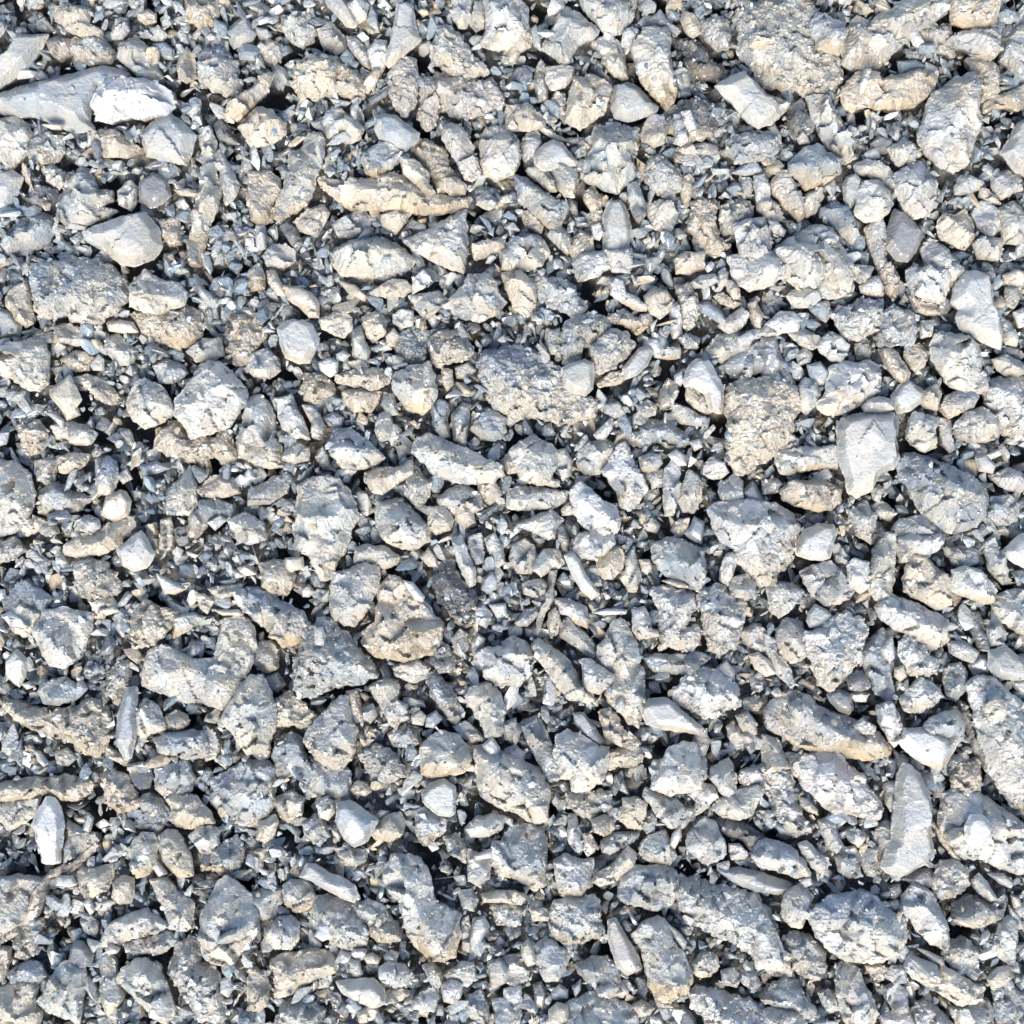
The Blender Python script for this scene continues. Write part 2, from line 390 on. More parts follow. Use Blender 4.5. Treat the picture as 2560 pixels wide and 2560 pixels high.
DATA = """
-20,152 17,126 40,83 116,83 99,116 66,166 33,192 -20,225;gs09;smooth grey slab with a straight slanted edge|flat_stone|slab
-20,238 83,202 166,182 248,159 318,176 331,192 248,215 225,258 219,298 232,321 182,325 132,308 83,285 33,285 -20,272;bs08;long smooth blue-grey slab lying flat|flat_stone|slab
248,182 325,189 381,195 421,222 437,248 414,282 358,291 298,288 272,301 238,291 222,258 238,219;Wm011;bright white weathered stone, the palest of all|broken_stone|stone
291,106 335,83 364,113 391,149 404,192 391,202 344,189 315,159 291,139;gm07;grey four-sided stone with a flat gritty face just above the bright white stone|broken_stone|stone
172,96 215,86 258,93 282,119 275,152 232,162 185,146 172,123;gc05;crumbly grey lump just above the long blue-grey slab|stone_lump|lump
132,10 172,7 222,20 219,53 248,73 245,86 199,86 166,70 136,46;tm09;buff stone with a pale yellow face just beside the grey straight-edged slab|broken_stone|stone
89,50 109,40 126,60 136,73 116,79 89,70;gm04
358,321 388,291 424,282 460,308 487,335 474,381 464,411 424,401 364,388 354,354;ps010;smooth mauve-grey six-sided stone with a dark spot|broken_stone|stone
232,325 282,321 315,344 354,368 315,388 258,388 232,358;tm08;lens-shaped stone with a tan lower face just below the bright white stone|broken_stone|stone
494,152 510,113 547,113 590,146 590,182 609,205 600,232 570,238 537,222 503,209 490,179;gc29;lumpy grit-covered stone with a smooth grey cap just above the cream tongue-shaped stone|stone_lump|lump
560,79 613,36 639,83 629,99 583,119;bs07
556,285 570,258 613,225 639,199 672,176 679,189 662,225 636,252 596,295 563,298;tm011;cream tongue-shaped stone leaning up|broken_stone|stone
344,30 368,20 388,30 388,50 364,60 344,46;om07
460,-10 543,-10 543,33 530,66 490,63 460,40;oc08;yellowish grainy upright block just above the cream tongue-shaped stone|stone_block|stone block
-20,298 33,285 66,305 79,335 70,374 33,404 10,441 -20,441;gm17;grey stone cut by the border with a rusty underside just below the long blue-grey slab|broken_stone|stone
66,364 83,338 119,325 156,341 159,374 139,397 99,411 66,391;gc06;knobbly grey stone just below the long blue-grey slab|knobby_stone|stone
136,513 156,464 199,411 219,424 238,470 278,474 278,497 248,513 291,523 215,556 166,566 136,537;bm07;blue-grey stone with a narrow upper horn|broken_stone|stone
348,454 381,431 417,450 424,487 404,507 374,517 348,497;ds08;dark slate pebble capped with pale mud just beside the long upright blade|pebble|pebble
291,474 325,447 341,467 338,503 325,523 295,510;gm07
199,576 232,563 298,540 358,527 391,566 401,613 381,646 331,662 298,656 248,619 205,596;gs010;broad pale grey slab tapering to a point|flat_stone|slab
500,315 520,308 537,348 530,397 550,464 540,513 520,556 507,613 497,662 474,662 464,613 474,563 480,513 497,464 503,397 497,348;gm19;very long upright grey blade with rusty edge|long_stone|stone
527,384 547,368 570,404 593,457 590,484 563,510 550,464 547,424 530,411;gm08
397,550 441,540 450,583 450,609 424,613 401,590;tc06
7,613 17,570 50,540 99,527 129,540 132,573 119,596 93,619 60,636 17,636;bm06;rough blue-grey wedge with layered surface just beside the horned blue-grey stone|stone_wedge|stone
-20,431 26,424 53,441 40,480 17,520 -20,537;gs07
40,474 66,484 93,460 139,470 139,497 116,517 86,520 60,497;dc06
103,421 126,407 156,424 159,457 146,474 119,454;gc06
103,311 129,308 156,311 152,321 126,321;ts011
447,142 467,119 487,139 490,192 464,205 444,189 441,162;gm06
434,474 470,470 497,484 487,490 450,487;ts010
530,308 550,291 580,325 596,358 570,358 543,344;dm05
109,99 139,89 172,96 172,132 146,146 126,132;km05
364,83 371,66 397,63 414,86 404,99 378,99;gc06
381,109 411,106 434,123 431,146 411,146;bs06
275,83 288,46 315,40 321,73 305,93 278,96;gm06
994,7 1014,3 1031,13 1034,40 1041,73 1051,96 1021,123 991,149 971,166 961,152 971,116 984,60;gs110;smooth grey-green spatula-shaped slab standing tilted|flat_stone|slab
809,-13 852,-13 872,13 892,56 885,66 865,63 839,33 819,13;gs09
865,7 892,-13 922,7 912,46 892,56 872,33;wm09
915,50 928,13 941,33 948,79 925,79;bs07
739,149 789,126 839,139 878,166 912,192 922,219 898,245 845,232 789,238 746,248 733,205;tc09;large tan clod with scratched golden surface|mud_clod|mud clod
703,40 739,26 779,20 792,46 786,99 756,116 723,99 703,73;gc06;crumbly pale grey block just above the scratched golden clod|stone_block|stone block
792,73 825,53 859,86 865,119 839,132 806,113;gm05
643,116 666,93 703,109 703,139 686,159 657,149;gm07
918,123 938,96 965,99 968,126 958,166 945,192 928,172;wm08
865,89 888,86 918,123 925,172 905,159 878,126;gm07
965,182 984,152 1018,132 1041,146 1047,182 1041,232 1037,265 1014,288 988,272 971,238 981,212 965,199;kc09;brownish-grey boot-shaped clod just above the blue fish-shaped stone|mud_clod|mud clod
1081,99 1094,70 1114,56 1143,79 1163,99 1180,132 1220,172 1210,185 1170,192 1137,182 1104,166 1081,149;gc110;arched grey crusty stone with a pale chip on top just above the big muddy clod|stone_chip|stone chip
1051,199 1087,172 1137,185 1187,192 1230,189 1256,232 1263,255 1230,272 1170,291 1130,285 1097,265 1084,315 1064,325 1044,291 1047,238;kc09;big muddy brown-grey clod studded with pale chips|mud_clod|mud clod
1127,26 1143,-10 1180,-10 1177,40 1163,66 1147,66 1134,46;wm09
1210,-13 1286,-13 1322,13 1319,60 1302,99 1269,119 1220,119 1200,106 1213,66;wm111;large layered pale block with an ochre base|stone_block|stone block
1173,60 1187,7 1210,-7 1210,66 1190,79;gm08
938,291 961,282 988,288 1018,311 1047,331 1041,351 1014,374 978,354 948,344 938,318;bs010;shiny blue fish-shaped stone with a dark lower face|broken_stone|stone
1107,315 1127,301 1150,311 1167,331 1183,364 1190,397 1203,437 1180,450 1163,444 1137,397 1120,371 1107,341;pm011;mauve-grey leaning plank with split layers|broken_stone|stone
1200,348 1210,318 1243,308 1279,321 1299,348 1299,391 1286,431 1243,444 1210,431 1200,391;gm110;squarish grey block with buff lower rim|stone_block|stone block
789,441 832,447 888,444 938,441 978,424 1021,437 1054,464 1081,484 1137,487 1177,484 1170,513 1130,523 1087,530 1031,527 971,523 922,520 872,517 845,497 806,464;tm010;long tan boulder with a smooth ochre flank|small_boulder|boulder
908,381 945,354 984,354 1008,381 994,404 965,424 948,444 915,431 905,404;bm19;angular blue-grey stone set on the tan boulder just below the blue fish-shaped stone|small_boulder|boulder
1001,391 1037,397 1071,431 1071,457 1087,480 1074,487 1037,457 1008,431;tm012
779,305 806,291 829,262 852,272 892,298 905,321 902,344 865,354 849,335 822,341 799,321;gm09;pale ridge-backed stone with brown underside just below the scratched golden clod|broken_stone|stone
749,371 769,328 802,325 812,344 802,397 786,437 779,474 766,507 723,530 700,556 683,543 686,497 706,464 719,424 719,374;gm110;long grey leg-shaped stone with yellow foot|broken_stone|stone
614,291 640,265 673,272 713,305 710,331 680,354 640,361 614,344 594,318;tm010;golden-edged wedge with a mauve patch just below the cream tongue-shaped stone|stone_wedge|stone
617,424 666,427 696,441 700,470 680,503 676,547 650,560 627,547 617,490;tm08;upright buff-grey slab just beside the leg-shaped stone|flat_stone|slab
1021,371 1044,348 1081,348 1114,374 1130,424 1137,470 1097,477 1077,450 1071,424 1044,391;tc08;brown and buff layered clod just beside the mauve leaning plank|mud_clod|mud clod
1104,444 1137,441 1167,460 1163,484 1127,487 1107,470;tm09
1190,490 1216,477 1236,494 1246,513 1223,523 1190,510;km09
729,553 766,520 806,513 822,530 806,563 789,590 759,580;tm08
703,570 719,556 739,570 756,609 743,626 726,609;dm07
829,563 865,537 905,523 931,547 918,573 892,590 845,590;bm06
1008,600 1054,576 1104,547 1163,523 1167,580 1170,629 1157,679 1104,662 1064,639 1031,623;wm010;bright blue-white triangular stone|broken_stone|stone
945,537 988,523 1028,530 1011,556 988,583 955,563;tm08
822,629 872,596 938,590 988,603 1018,629 1034,649 1011,679 965,696 905,689 845,682 825,656;gm09;broad oval grey stone with dusty top|broken_stone|stone
657,636 680,609 713,606 739,623 739,649 706,669 666,662;gm08
1177,613 1210,603 1256,590 1263,616 1223,639 1187,646;tm08
640,563 660,560 666,596 663,619 640,629;gm07
1452,-13 1595,-20 1591,10 1578,46 1552,76 1528,83 1499,66 1479,40 1459,20;gm09;grey stone with a smooth mauve shield-shaped face|broken_stone|stone
1399,20 1419,13 1446,26 1472,53 1499,70 1485,89 1446,103 1436,119 1422,152 1399,152 1379,132 1356,116 1366,93 1379,73;gm010;pale grey three-cornered stone with rough skin|broken_stone|stone
1273,40 1297,33 1320,60 1330,93 1326,113 1300,126 1287,152 1273,152;tm08;buff rounded clod beside the layered block just beside the layered pale block|mud_clod|mud clod
1323,73 1340,60 1353,86 1353,126 1336,113;bs06
1611,66 1638,60 1668,63 1681,93 1677,139 1687,182 1691,225 1684,252 1671,262 1638,238 1611,205 1595,176 1588,146 1578,119;gm112;tall tapering stone with creamy lower half|broken_stone|stone
1479,106 1499,89 1532,83 1555,106 1562,142 1571,192 1558,199 1532,179 1505,152 1512,132;gm18;grey curled slab with tan hook just below the mauve-faced stone|flat_stone|slab
1535,212 1571,205 1601,219 1621,245 1644,265 1638,282 1605,291 1571,301 1538,291 1528,265;bs09;dark-edged blue stone with four corners|broken_stone|stone
1439,189 1479,182 1512,192 1532,219 1518,265 1505,285 1479,298 1452,318 1429,308 1412,298 1419,258 1429,219;tm011;warm buff block with sharp front corner|stone_block|stone block
1366,166 1406,159 1436,166 1432,192 1412,215 1379,222 1366,205;gm09
1340,166 1353,139 1366,166 1369,219 1369,245 1346,252 1336,212;gm06
1389,225 1412,232 1419,258 1412,305 1393,285 1379,252;gc06
1711,26 1737,36 1750,56 1750,83 1734,93 1714,76 1704,50;om08
1754,50 1793,33 1823,53 1830,79 1820,119 1793,123 1764,93;gc07;rugged grey nub just beside the tall tapering stone|broken_stone|stone
1621,46 1651,23 1671,53 1704,73 1694,86 1668,66 1631,63;gm07
1677,89 1727,93 1770,119 1783,152 1827,172 1817,199 1790,192 1760,199 1730,192 1704,159 1721,132 1697,119;dc05;shaded blue-grey rubble slope just beside the tall tapering stone|broken_stone|stone
1790,212 1827,189 1860,176 1893,205 1919,232 1952,255 1952,285 1929,305 1899,315 1876,305 1850,272 1817,238;gs012;grey kite-shaped slab with dusty upper face|flat_stone|slab
1843,13 1909,-13 2025,-17 2048,33 2101,116 2111,182 2098,215 2062,232 2009,225 1959,219 1916,212 1883,166 1850,126 1856,79 1836,46;gc18;largest boulder-like clod, pitted grey with buff base|mud_clod|mud clod
1883,79 1916,73 1929,99 1909,119 1876,113;tm010
1661,285 1684,258 1717,242 1750,242 1783,265 1790,305 1783,335 1754,344 1724,351 1704,331 1671,325;dc19;rounded dark conglomerate with a cream block on its face|stone_block|stone block
1704,278 1724,272 1744,311 1740,338 1724,331 1711,305;wm112
1687,285 1701,285 1714,318 1724,348 1704,364 1684,354 1691,325;gm012
1601,331 1624,285 1661,285 1668,315 1664,351 1638,364 1611,354;tm210
1267,258 1320,258 1346,275 1363,298 1359,315 1320,321 1267,321;tm010;cream-topped oval stone just above the squarish grey block|broken_stone|stone
1340,315 1363,311 1399,338 1419,351 1393,351 1366,335;gm07
1300,358 1320,328 1346,325 1353,358 1340,391 1313,404;pm07
1336,388 1359,361 1383,348 1406,358 1426,384 1442,401 1439,411 1406,411 1379,421 1359,424 1340,411;gs011;smooth green-grey stone with a shiny white edge|broken_stone|stone
1376,417 1406,414 1442,417 1442,457 1436,490 1412,487 1393,467 1383,437;gm09
1336,431 1366,421 1383,447 1393,477 1373,477 1350,457;tm08
1313,424 1340,417 1379,447 1373,464 1340,450 1320,437;gm07
1485,325 1518,301 1562,305 1598,315 1598,358 1585,397 1591,431 1565,460 1545,477 1512,470 1479,454 1452,441 1462,404 1479,371;bm010;large blue-grey stone with stair-shaped pale edge|broken_stone|stone
1624,391 1651,384 1684,411 1711,441 1701,470 1681,497 1664,494 1638,480 1618,454 1615,421;gc09;gritty pale grey lump just beside the stair-edged blue stone|stone_lump|lump
1704,441 1730,434 1737,457 1724,497 1711,510 1701,484;tm08
1684,371 1717,358 1757,354 1793,364 1800,381 1770,394 1730,391 1697,384;km07
1820,351 1860,325 1909,325 1942,338 1942,371 1909,397 1876,404 1836,397 1810,378;bc010;rough blue-grey oval stone just below the grey kite-shaped slab|broken_stone|stone
1830,431 1860,411 1889,397 1906,424 1903,431 1863,437;bs07
1571,457 1591,450 1605,484 1611,503 1615,537 1598,556 1581,530 1571,497;gm09
1618,507 1651,500 1677,507 1694,537 1684,570 1668,583 1638,570 1621,543;gm08
1509,540 1525,503 1552,497 1571,537 1578,563 1571,613 1558,662 1538,679 1505,649 1512,590;gs09;grey tall slab with a bright smooth side|flat_stone|slab
1459,474 1485,467 1505,490 1505,530 1509,570 1499,590 1479,573 1479,530 1462,503;tc07
1283,431 1320,444 1353,470 1389,497 1419,497 1419,530 1399,570 1386,580 1359,556 1326,523 1300,503 1293,470;bm39;slanting slab, blue above and buff below|flat_stone|slab
1300,523 1320,523 1359,563 1353,583 1313,563;tm06
1247,623 1287,590 1330,580 1359,596 1373,629 1353,662 1297,679 1254,672;gm38;dark-capped cream oval stone|broken_stone|stone
1366,583 1396,563 1426,583 1432,623 1419,636 1389,609;km07
1426,616 1452,570 1479,590 1492,629 1462,653 1432,649;tc07
1479,563 1499,556 1509,580 1499,600 1482,593;wm19
1730,503 1757,490 1790,503 1793,537 1793,570 1803,596 1827,609 1803,636 1760,629 1737,603 1724,570 1730,537;tc07;buff crumbly mass just beside the tall grey stone with narrow top|broken_stone|stone
1797,550 1803,513 1823,507 1827,530 1810,556;tm09
1836,563 1870,543 1909,543 1929,580 1926,629 1909,679 1876,686 1850,656 1850,603;gm011;tall grey stone with pale narrow top|broken_stone|stone
1886,437 1909,434 1926,464 1929,517 1913,530 1893,497;wm08
1810,530 1850,497 1889,513 1876,547 1843,570 1817,590 1803,570;bc05
1850,437 1883,444 1883,490 1863,497 1843,470;gc05
2029,56 2046,30 2079,40 2112,56 2119,73 2109,113 2099,132 2072,123 2043,113 2046,93 2033,79;gm313;squared block with dark top, golden side and white edge|stone_block|stone block
2119,66 2145,33 2185,46 2251,99 2264,106 2238,126 2205,159 2165,172 2132,166 2109,152 2109,106;gm08;broad grey wedge with pitted lower face|stone_wedge|stone
2185,46 2225,17 2268,-10 2377,-17 2370,26 2337,50 2291,73 2251,86 2211,79 2172,66;gm011;long brown-grey slab running into the upper border|flat_stone|slab
2377,-17 2506,-17 2500,33 2483,70 2423,66 2400,53 2384,53 2380,20;tm011;large cream block cut by the upper border|stone_block|stone block
2380,89 2417,73 2490,66 2500,79 2503,126 2483,146 2450,139 2417,119 2390,113;wm011;pale brick-like stone just below the cream border block|broken_stone|stone
2298,73 2324,46 2351,66 2377,56 2387,93 2390,139 2370,132 2337,126 2317,99;gc07;twin-peaked crumbly bit just beside the brown-grey border slab|broken_stone|stone
2496,33 2516,20 2539,26 2549,46 2529,56 2503,53;bs08
2510,99 2543,60 2582,53 2582,199 2566,205 2543,199 2523,166 2503,146;bm07;blue-grey stone cut by the border just below the cream border block|broken_stone|stone
2109,212 2145,179 2178,166 2211,192 2251,182 2301,166 2334,172 2351,192 2334,225 2291,258 2245,272 2211,265 2172,258 2135,272 2112,258;tm010;yellow-ridged stone with dark brown flank|broken_stone|stone
2152,205 2165,172 2178,172 2178,199 2152,235;wm112
2245,152 2291,149 2324,166 2284,179 2251,185;bs06
2417,182 2450,172 2460,199 2453,265 2460,291 2450,331 2437,381 2417,414 2390,424 2351,411 2317,378 2298,331 2311,305 2324,258 2337,225 2370,205 2397,185;gm013;big teardrop-shaped pale stone with mauve patches|broken_stone|stone
2417,146 2450,132 2476,146 2503,172 2503,219 2490,245 2457,252 2450,205 2437,172;tc09;crumbly buff mass just above the big teardrop stone|broken_stone|stone
2510,232 2543,219 2569,205 2569,258 2549,272 2523,265 2483,265 2463,278 2457,258 2483,238;tm010
2019,238 2046,229 2072,232 2099,278 2112,311 2125,338 2145,391 2119,404 2099,384 2072,364 2052,331 2033,285;gm09;long dark-grained plank leaning down|broken_stone|stone
1973,305 1986,258 2006,245 2026,282 2039,318 2013,344 1980,338;dm06
1910,232 1960,245 1973,265 1946,291 1910,305;tc08
1920,318 1937,308 1953,338 1953,358 1930,344;gs07
1993,344 2006,325 2019,338 2026,358 1999,358;gs07
1973,404 2013,364 2052,358 2086,384 2109,397 2102,431 2072,450 2046,464 2019,470 1999,447 1980,431;bm111;stone with a blue fractured centre and cream rim|broken_stone|stone
1927,457 1953,421 1973,431 1993,464 2006,497 2013,537 1999,550 1973,523 1953,497 1930,477;km08;layered grey-brown stone just below the blue-centred stone|broken_stone|stone
2013,484 2052,467 2062,490 2039,530 2019,540 2006,517;gm08
1894,470 1920,480 1953,517 1966,543 1946,553 1913,540 1894,523;km07
2052,517 2092,503 2125,510 2145,556 2152,590 2132,609 2105,583 2079,550 2052,540;bm28;blue-capped sloping stone just beside the shield-shaped pebble|broken_stone|stone
2142,480 2165,450 2198,450 2225,474 2235,503 2218,530 2198,550 2165,550 2142,533 2145,503;gm112;round shield-shaped pebble with cream lower rim|pebble|pebble
2109,464 2119,441 2139,434 2152,447 2149,480 2139,503 2125,523 2112,497;gs09
2139,411 2168,397 2218,417 2251,444 2245,470 2211,457 2172,437 2145,431;gm08
2238,437 2264,417 2304,397 2324,431 2351,457 2344,490 2331,523 2311,540 2291,543 2264,517 2245,470;wm211;pale angular stone with blue top corner|broken_stone|stone
2225,371 2264,344 2291,358 2308,384 2284,411 2251,411 2231,391;gc09
2178,358 2198,338 2231,344 2238,371 2211,384 2185,378;ds06
2228,547 2238,520 2264,530 2291,556 2311,586 2291,629 2271,653 2245,649 2218,616 2218,583;ds09;smooth steel-grey stone with two white specks|broken_stone|stone
2165,570 2185,550 2205,550 2218,590 2218,636 2225,672 2198,672 2178,623;gm08;upright grey leg just beside the steel-grey speckled stone|broken_stone|stone
2344,563 2364,530 2390,537 2417,517 2433,550 2440,596 2417,623 2390,609 2357,596;tm09;brown-buff stone with a vertical seam just below the blue-cornered pale stone|broken_stone|stone
2311,616 2331,590 2351,603 2390,643 2423,679 2417,712 2351,712 2317,672;wm09;pale stone with a pointed head just above the sharp-lipped diamond|broken_stone|stone
2390,464 2404,437 2430,437 2460,454 2450,470 2417,484 2390,484;gm09
2450,470 2470,470 2496,497 2503,510 2476,507 2450,490;tm08
2433,530 2450,503 2476,503 2500,530 2503,570 2483,590 2457,576;gm09
2483,437 2523,424 2559,437 2559,470 2536,480 2503,497 2483,464;wm18
2496,523 2536,503 2569,530 2576,590 2543,609 2516,603 2503,570;gm08;pale blue-grey cobble just above the blue-scarred tall slab|cobble|cobble
2506,381 2529,344 2549,305 2582,285 2616,298 2616,431 2569,437 2543,424 2523,397;ps012
2437,609 2457,586 2503,596 2510,623 2496,649 2450,643;gm19
1933,629 1966,596 2006,576 2046,556 2086,563 2105,603 2125,636 2145,669 2132,735 2079,745 2019,735 1970,696 1940,662;gm011;broad grey boulder with small round pebble on top|small_boulder|boulder
2052,583 2072,576 2099,590 2092,609 2059,606;wm014
1920,547 1946,556 1966,576 1960,590 1933,580;wm09
73,680 99,657 166,640 248,650 305,690 315,739 291,772 265,792 238,822 199,812 159,786 126,792 86,792 79,756 73,713;bc110;large crumbly blue-grey boulder with ochre skirt|small_boulder|boulder
10,739 33,716 63,703 73,733 76,772 79,806 60,816 36,796 26,772 13,763;tm08;buff lobed clod just beside the ochre-skirted boulder|mud_clod|mud clod
0,772 26,779 50,812 46,839 13,845 -20,832 -20,779;bs06
-20,878 26,855 73,842 103,849 116,878 116,922 113,955 93,978 50,965 20,938 -20,931;gm111;rounded pale boulder with buff crust below|small_boulder|boulder
325,706 358,673 397,696 441,706 467,729 457,759 424,769 391,782 351,772 318,766;gm112;grey dusty stone crowning a yellow clod|mud_clod|mud clod
325,786 364,779 414,779 464,759 497,779 503,822 490,852 457,865 424,865 381,852 351,832 338,806;tc08;yellowish knobbly clod just below the dusty crowning stone|mud_clod|mud clod
570,792 613,782 646,789 662,839 639,872 623,912 590,912 563,872 580,832;tc08;cream crumbly clod just beside the octagonal pebble|mud_clod|mud clod
464,878 503,849 550,845 556,885 530,898 490,902;gm09
132,816 172,806 199,822 225,855 185,862 146,852;km07
265,806 298,799 331,806 344,829 305,832 272,825;ts08
265,845 291,832 318,859 341,878 331,905 298,912 278,892 258,872;gm07
149,898 182,878 215,878 232,892 219,925 185,928;tm07
225,912 245,885 258,898 258,925 232,925;gs08
381,915 414,898 457,912 467,931 431,955 397,955;bm07
123,984 146,958 172,938 185,965 199,998 182,1021 156,1028 136,1004;ts012
172,945 225,935 265,955 291,988 298,1004 258,1011 219,971 192,971;tc08
311,1011 325,965 358,945 397,965 424,998 431,1031 404,1051 358,1071 331,1051;gm110;chunky grey stone with yellow lower ridge|broken_stone|stone
431,998 464,955 497,912 520,898 550,905 583,938 613,971 613,1004 590,1031 570,1064 530,1077 470,1097 457,1064 431,1037;wm012;big pale diamond-shaped boulder dotted with grit|small_boulder|boulder
391,1077 437,1051 470,1097 530,1090 570,1071 590,1120 596,1143 570,1170 530,1137 497,1163 457,1153 414,1137 381,1120;tc07;wide lumpy buff crust just below the big diamond-shaped boulder|stone_lump|lump
109,1028 139,1031 159,1051 156,1071 136,1051;ws110
126,1064 166,1051 212,1064 238,1084 225,1110 182,1110 139,1097;gm18;wide grey chip with buff rim just beside the yellow-ridged chunk|stone_chip|stone chip
152,1031 192,1018 199,1037 166,1051;ts08
46,1064 93,1051 113,1077 106,1120 73,1140 50,1117;tc08
-20,1150 26,1153 66,1187 79,1236 66,1302 26,1319 -20,1319;gm011;large pale egg-shaped stone cut by border|broken_stone|stone
-20,1081 20,1081 13,1110 -20,1120;ws08
86,1153 126,1137 146,1153 126,1210 89,1203;bc06
238,1157 265,1140 288,1153 291,1187 278,1236 245,1236 238,1196;bm39
93,1230 132,1203 182,1230 225,1246 199,1276 149,1289 93,1286;bm17;blue flat rubble with buff front just beside the border egg-shaped stone|broken_stone|stone
139,1143 182,1130 219,1137 212,1163 182,1183 146,1180;tc08
311,1230 325,1253 318,1286 282,1302 252,1286 265,1243 298,1226;ts09
291,1187 315,1170 328,1196 305,1210;gm08
348,1163 391,1153 424,1170 391,1183 358,1187;bs07
414,1230 437,1210 470,1163 487,1203 490,1253 480,1286 417,1286;gm09;pitted grey stone with upright fin just above the bright hexagonal stone|broken_stone|stone
490,1220 530,1187 580,1196 596,1230 556,1243 503,1243;tm08
497,1249 547,1249 583,1263 580,1302 497,1302;bm07
609,832 609,832 629,872 609,878;gm06
620,673 647,653 660,686 660,719 627,726;tm08
825,627 1018,627 1037,666 1021,693 984,700 938,706 898,710 865,696 839,680;gm02;pale flat base chip just below the broad oval grey stone|stone_chip|stone chip
666,676 686,676 706,713 713,739 693,736 670,706;tm010
706,713 746,716 779,733 796,759 796,792 772,792 749,766 719,746;ts011
925,733 955,710 988,696 1018,700 1028,723 1011,739 965,743;tm010
845,700 888,713 918,739 912,753 872,733;ts07
812,726 845,713 852,746 845,766 825,753;gm07
1031,696 1057,673 1084,700 1057,719 1031,733;wm010
1021,739 1054,733 1097,726 1120,746 1097,772 1071,792 1051,786;bm19
1124,746 1157,713 1170,686 1220,683 1243,706 1249,739 1263,753 1249,779 1210,799 1163,799 1137,779;gm012;broad pale polygonal stone with smooth top|broken_stone|stone
1256,683 1302,673 1336,706 1342,756 1319,789 1289,772 1263,723;tm09;tan-edged upright block just below the dark-capped oval stone|stone_block|stone block
693,819 719,802 753,799 779,812 796,845 789,872 772,905 746,905 713,892 700,859;ws012;bright rounded octagonal pebble with brown fleck|pebble|pebble
796,799 825,786 859,776 878,796 878,822 859,842 832,835 806,819;tm011
905,792 938,776 965,799 965,832 931,852 912,832;tc09
981,786 1004,772 1031,779 1031,812 1004,819 984,806;wm09
965,839 984,819 998,839 984,865 968,865;ts010
991,832 1031,816 1071,829 1074,865 1064,905 1024,912 998,892 984,859;bc07;blue-grey grainy lump just beside the popcorn-like clod|stone_lump|lump
878,819 905,812 912,852 925,878 918,918 898,918 882,885;gm08
796,905 825,895 845,905 842,931 825,941 802,925;ws010
839,885 859,875 875,888 859,902 842,898;ws09
869,905 898,898 922,912 918,931 892,931;tm09
1074,845 1097,825 1137,822 1170,845 1183,878 1163,898 1130,905 1104,915 1077,905 1071,878;kc010;popcorn-like brown-grey clod just above the faceted cream-based boulder|mud_clod|mud clod
1137,918 1170,905 1190,925 1163,945 1143,945;ks16
620,885 666,872 690,892 700,925 673,945 633,938 614,918;wm19
753,971 766,938 812,931 832,958 839,991 812,991 779,1011 759,998;tc08;cream crumbly block just below the octagonal pebble|stone_block|stone block
839,938 878,925 931,918 965,918 975,945 958,971 925,971 885,965 839,958;tc010;cream lumpy bar just beside the faceted cream-based boulder|stone_lump|lump
852,978 898,971 951,978 945,1004 925,1028 885,1028 859,1004;tm09
975,958 991,931 1031,912 1071,905 1087,938 1090,984 1077,1018 1051,1034 1011,1018 991,984;gm113;big faceted pale boulder with cream lower half|small_boulder|boulder
958,978 984,984 991,1018 998,1037 971,1037 951,1011;gm08
948,1037 971,1021 978,1054 971,1097 951,1104 935,1077;gm010
1077,1011 1104,998 1124,1011 1117,1054 1124,1090 1104,1104 1084,1071;bm08
1130,1037 1157,1004 1177,1011 1170,1064 1163,1117 1137,1104;bm09
1104,918 1130,925 1134,958 1117,978 1104,951;tm09
1183,1031 1220,1018 1263,1044 1263,1077 1236,1100 1203,1097 1177,1071;bm08;bluish pale chip just above the large fin-shaped stone|stone_chip|stone chip
614,991 647,984 666,1004 680,1037 683,1084 700,1120 706,1163 673,1170 633,1163 594,1137 587,1104 607,1037;gm19;long buff-grey slab with broken foot|flat_stone|slab
693,1037 686,998 726,984 739,1018 756,1051 766,1077 772,1097 739,1094 706,1071;wm010;pale blocky stone with stepped side just beside the broken-footed slab|stone_block|stone block
753,1011 779,1014 799,1037 812,1071 799,1100 779,1094 779,1057;gm09
710,1130 739,1107 772,1120 772,1150 733,1157 706,1150;gm010
806,1044 832,1031 859,1044 852,1071 825,1064;bm07
819,1104 832,1074 878,1071 905,1097 945,1124 958,1143 931,1163 898,1173 852,1170 825,1137;bm312;stone with slate-blue cap and cream face|broken_stone|stone
786,1143 806,1114 822,1137 822,1163 845,1180 806,1170;gm06
1028,1130 1037,1097 1064,1084 1104,1097 1153,1117 1203,1143 1256,1163 1259,1187 1230,1203 1170,1210 1130,1203 1090,1187 1057,1157;gm013;large fin-shaped stone, white-flecked with sharp tip|broken_stone|stone
908,1183 938,1170 984,1170 1028,1153 1034,1183 998,1203 984,1216 955,1236 931,1230 912,1203;tm011;cream slab with a dark sloping upper edge|flat_stone|slab
984,1216 1011,1203 1031,1157 1057,1187 1077,1203 1071,1243 1051,1269 1024,1256;gc09;pale grey gritty chunk just beside the dark-edged cream slab|broken_stone|stone
620,1223 666,1203 713,1180 729,1196 713,1230 673,1256 620,1263;bm08;slate-green slanting slab just below the broken-footed slab|flat_stone|slab
1094,1249 1124,1220 1163,1213 1196,1236 1210,1269 1170,1289 1124,1286 1097,1269;gm010;grey dusty stone just below the large fin-shaped stone|broken_stone|stone
1196,1203 1236,1196 1256,1236 1223,1263 1196,1236;tm08
1243,1157 1269,1137 1302,1143 1302,1177 1269,1183;tc08
1187,905 1207,878 1280,859 1330,872 1379,898 1406,925 1419,965 1452,984 1485,991 1499,1011 1492,1037 1446,1051 1412,1057 1346,1044 1280,1041 1240,1024 1220,988 1201,945;gc39;huge flattened boulder with grey upper face and ochre rim|small_boulder|boulder
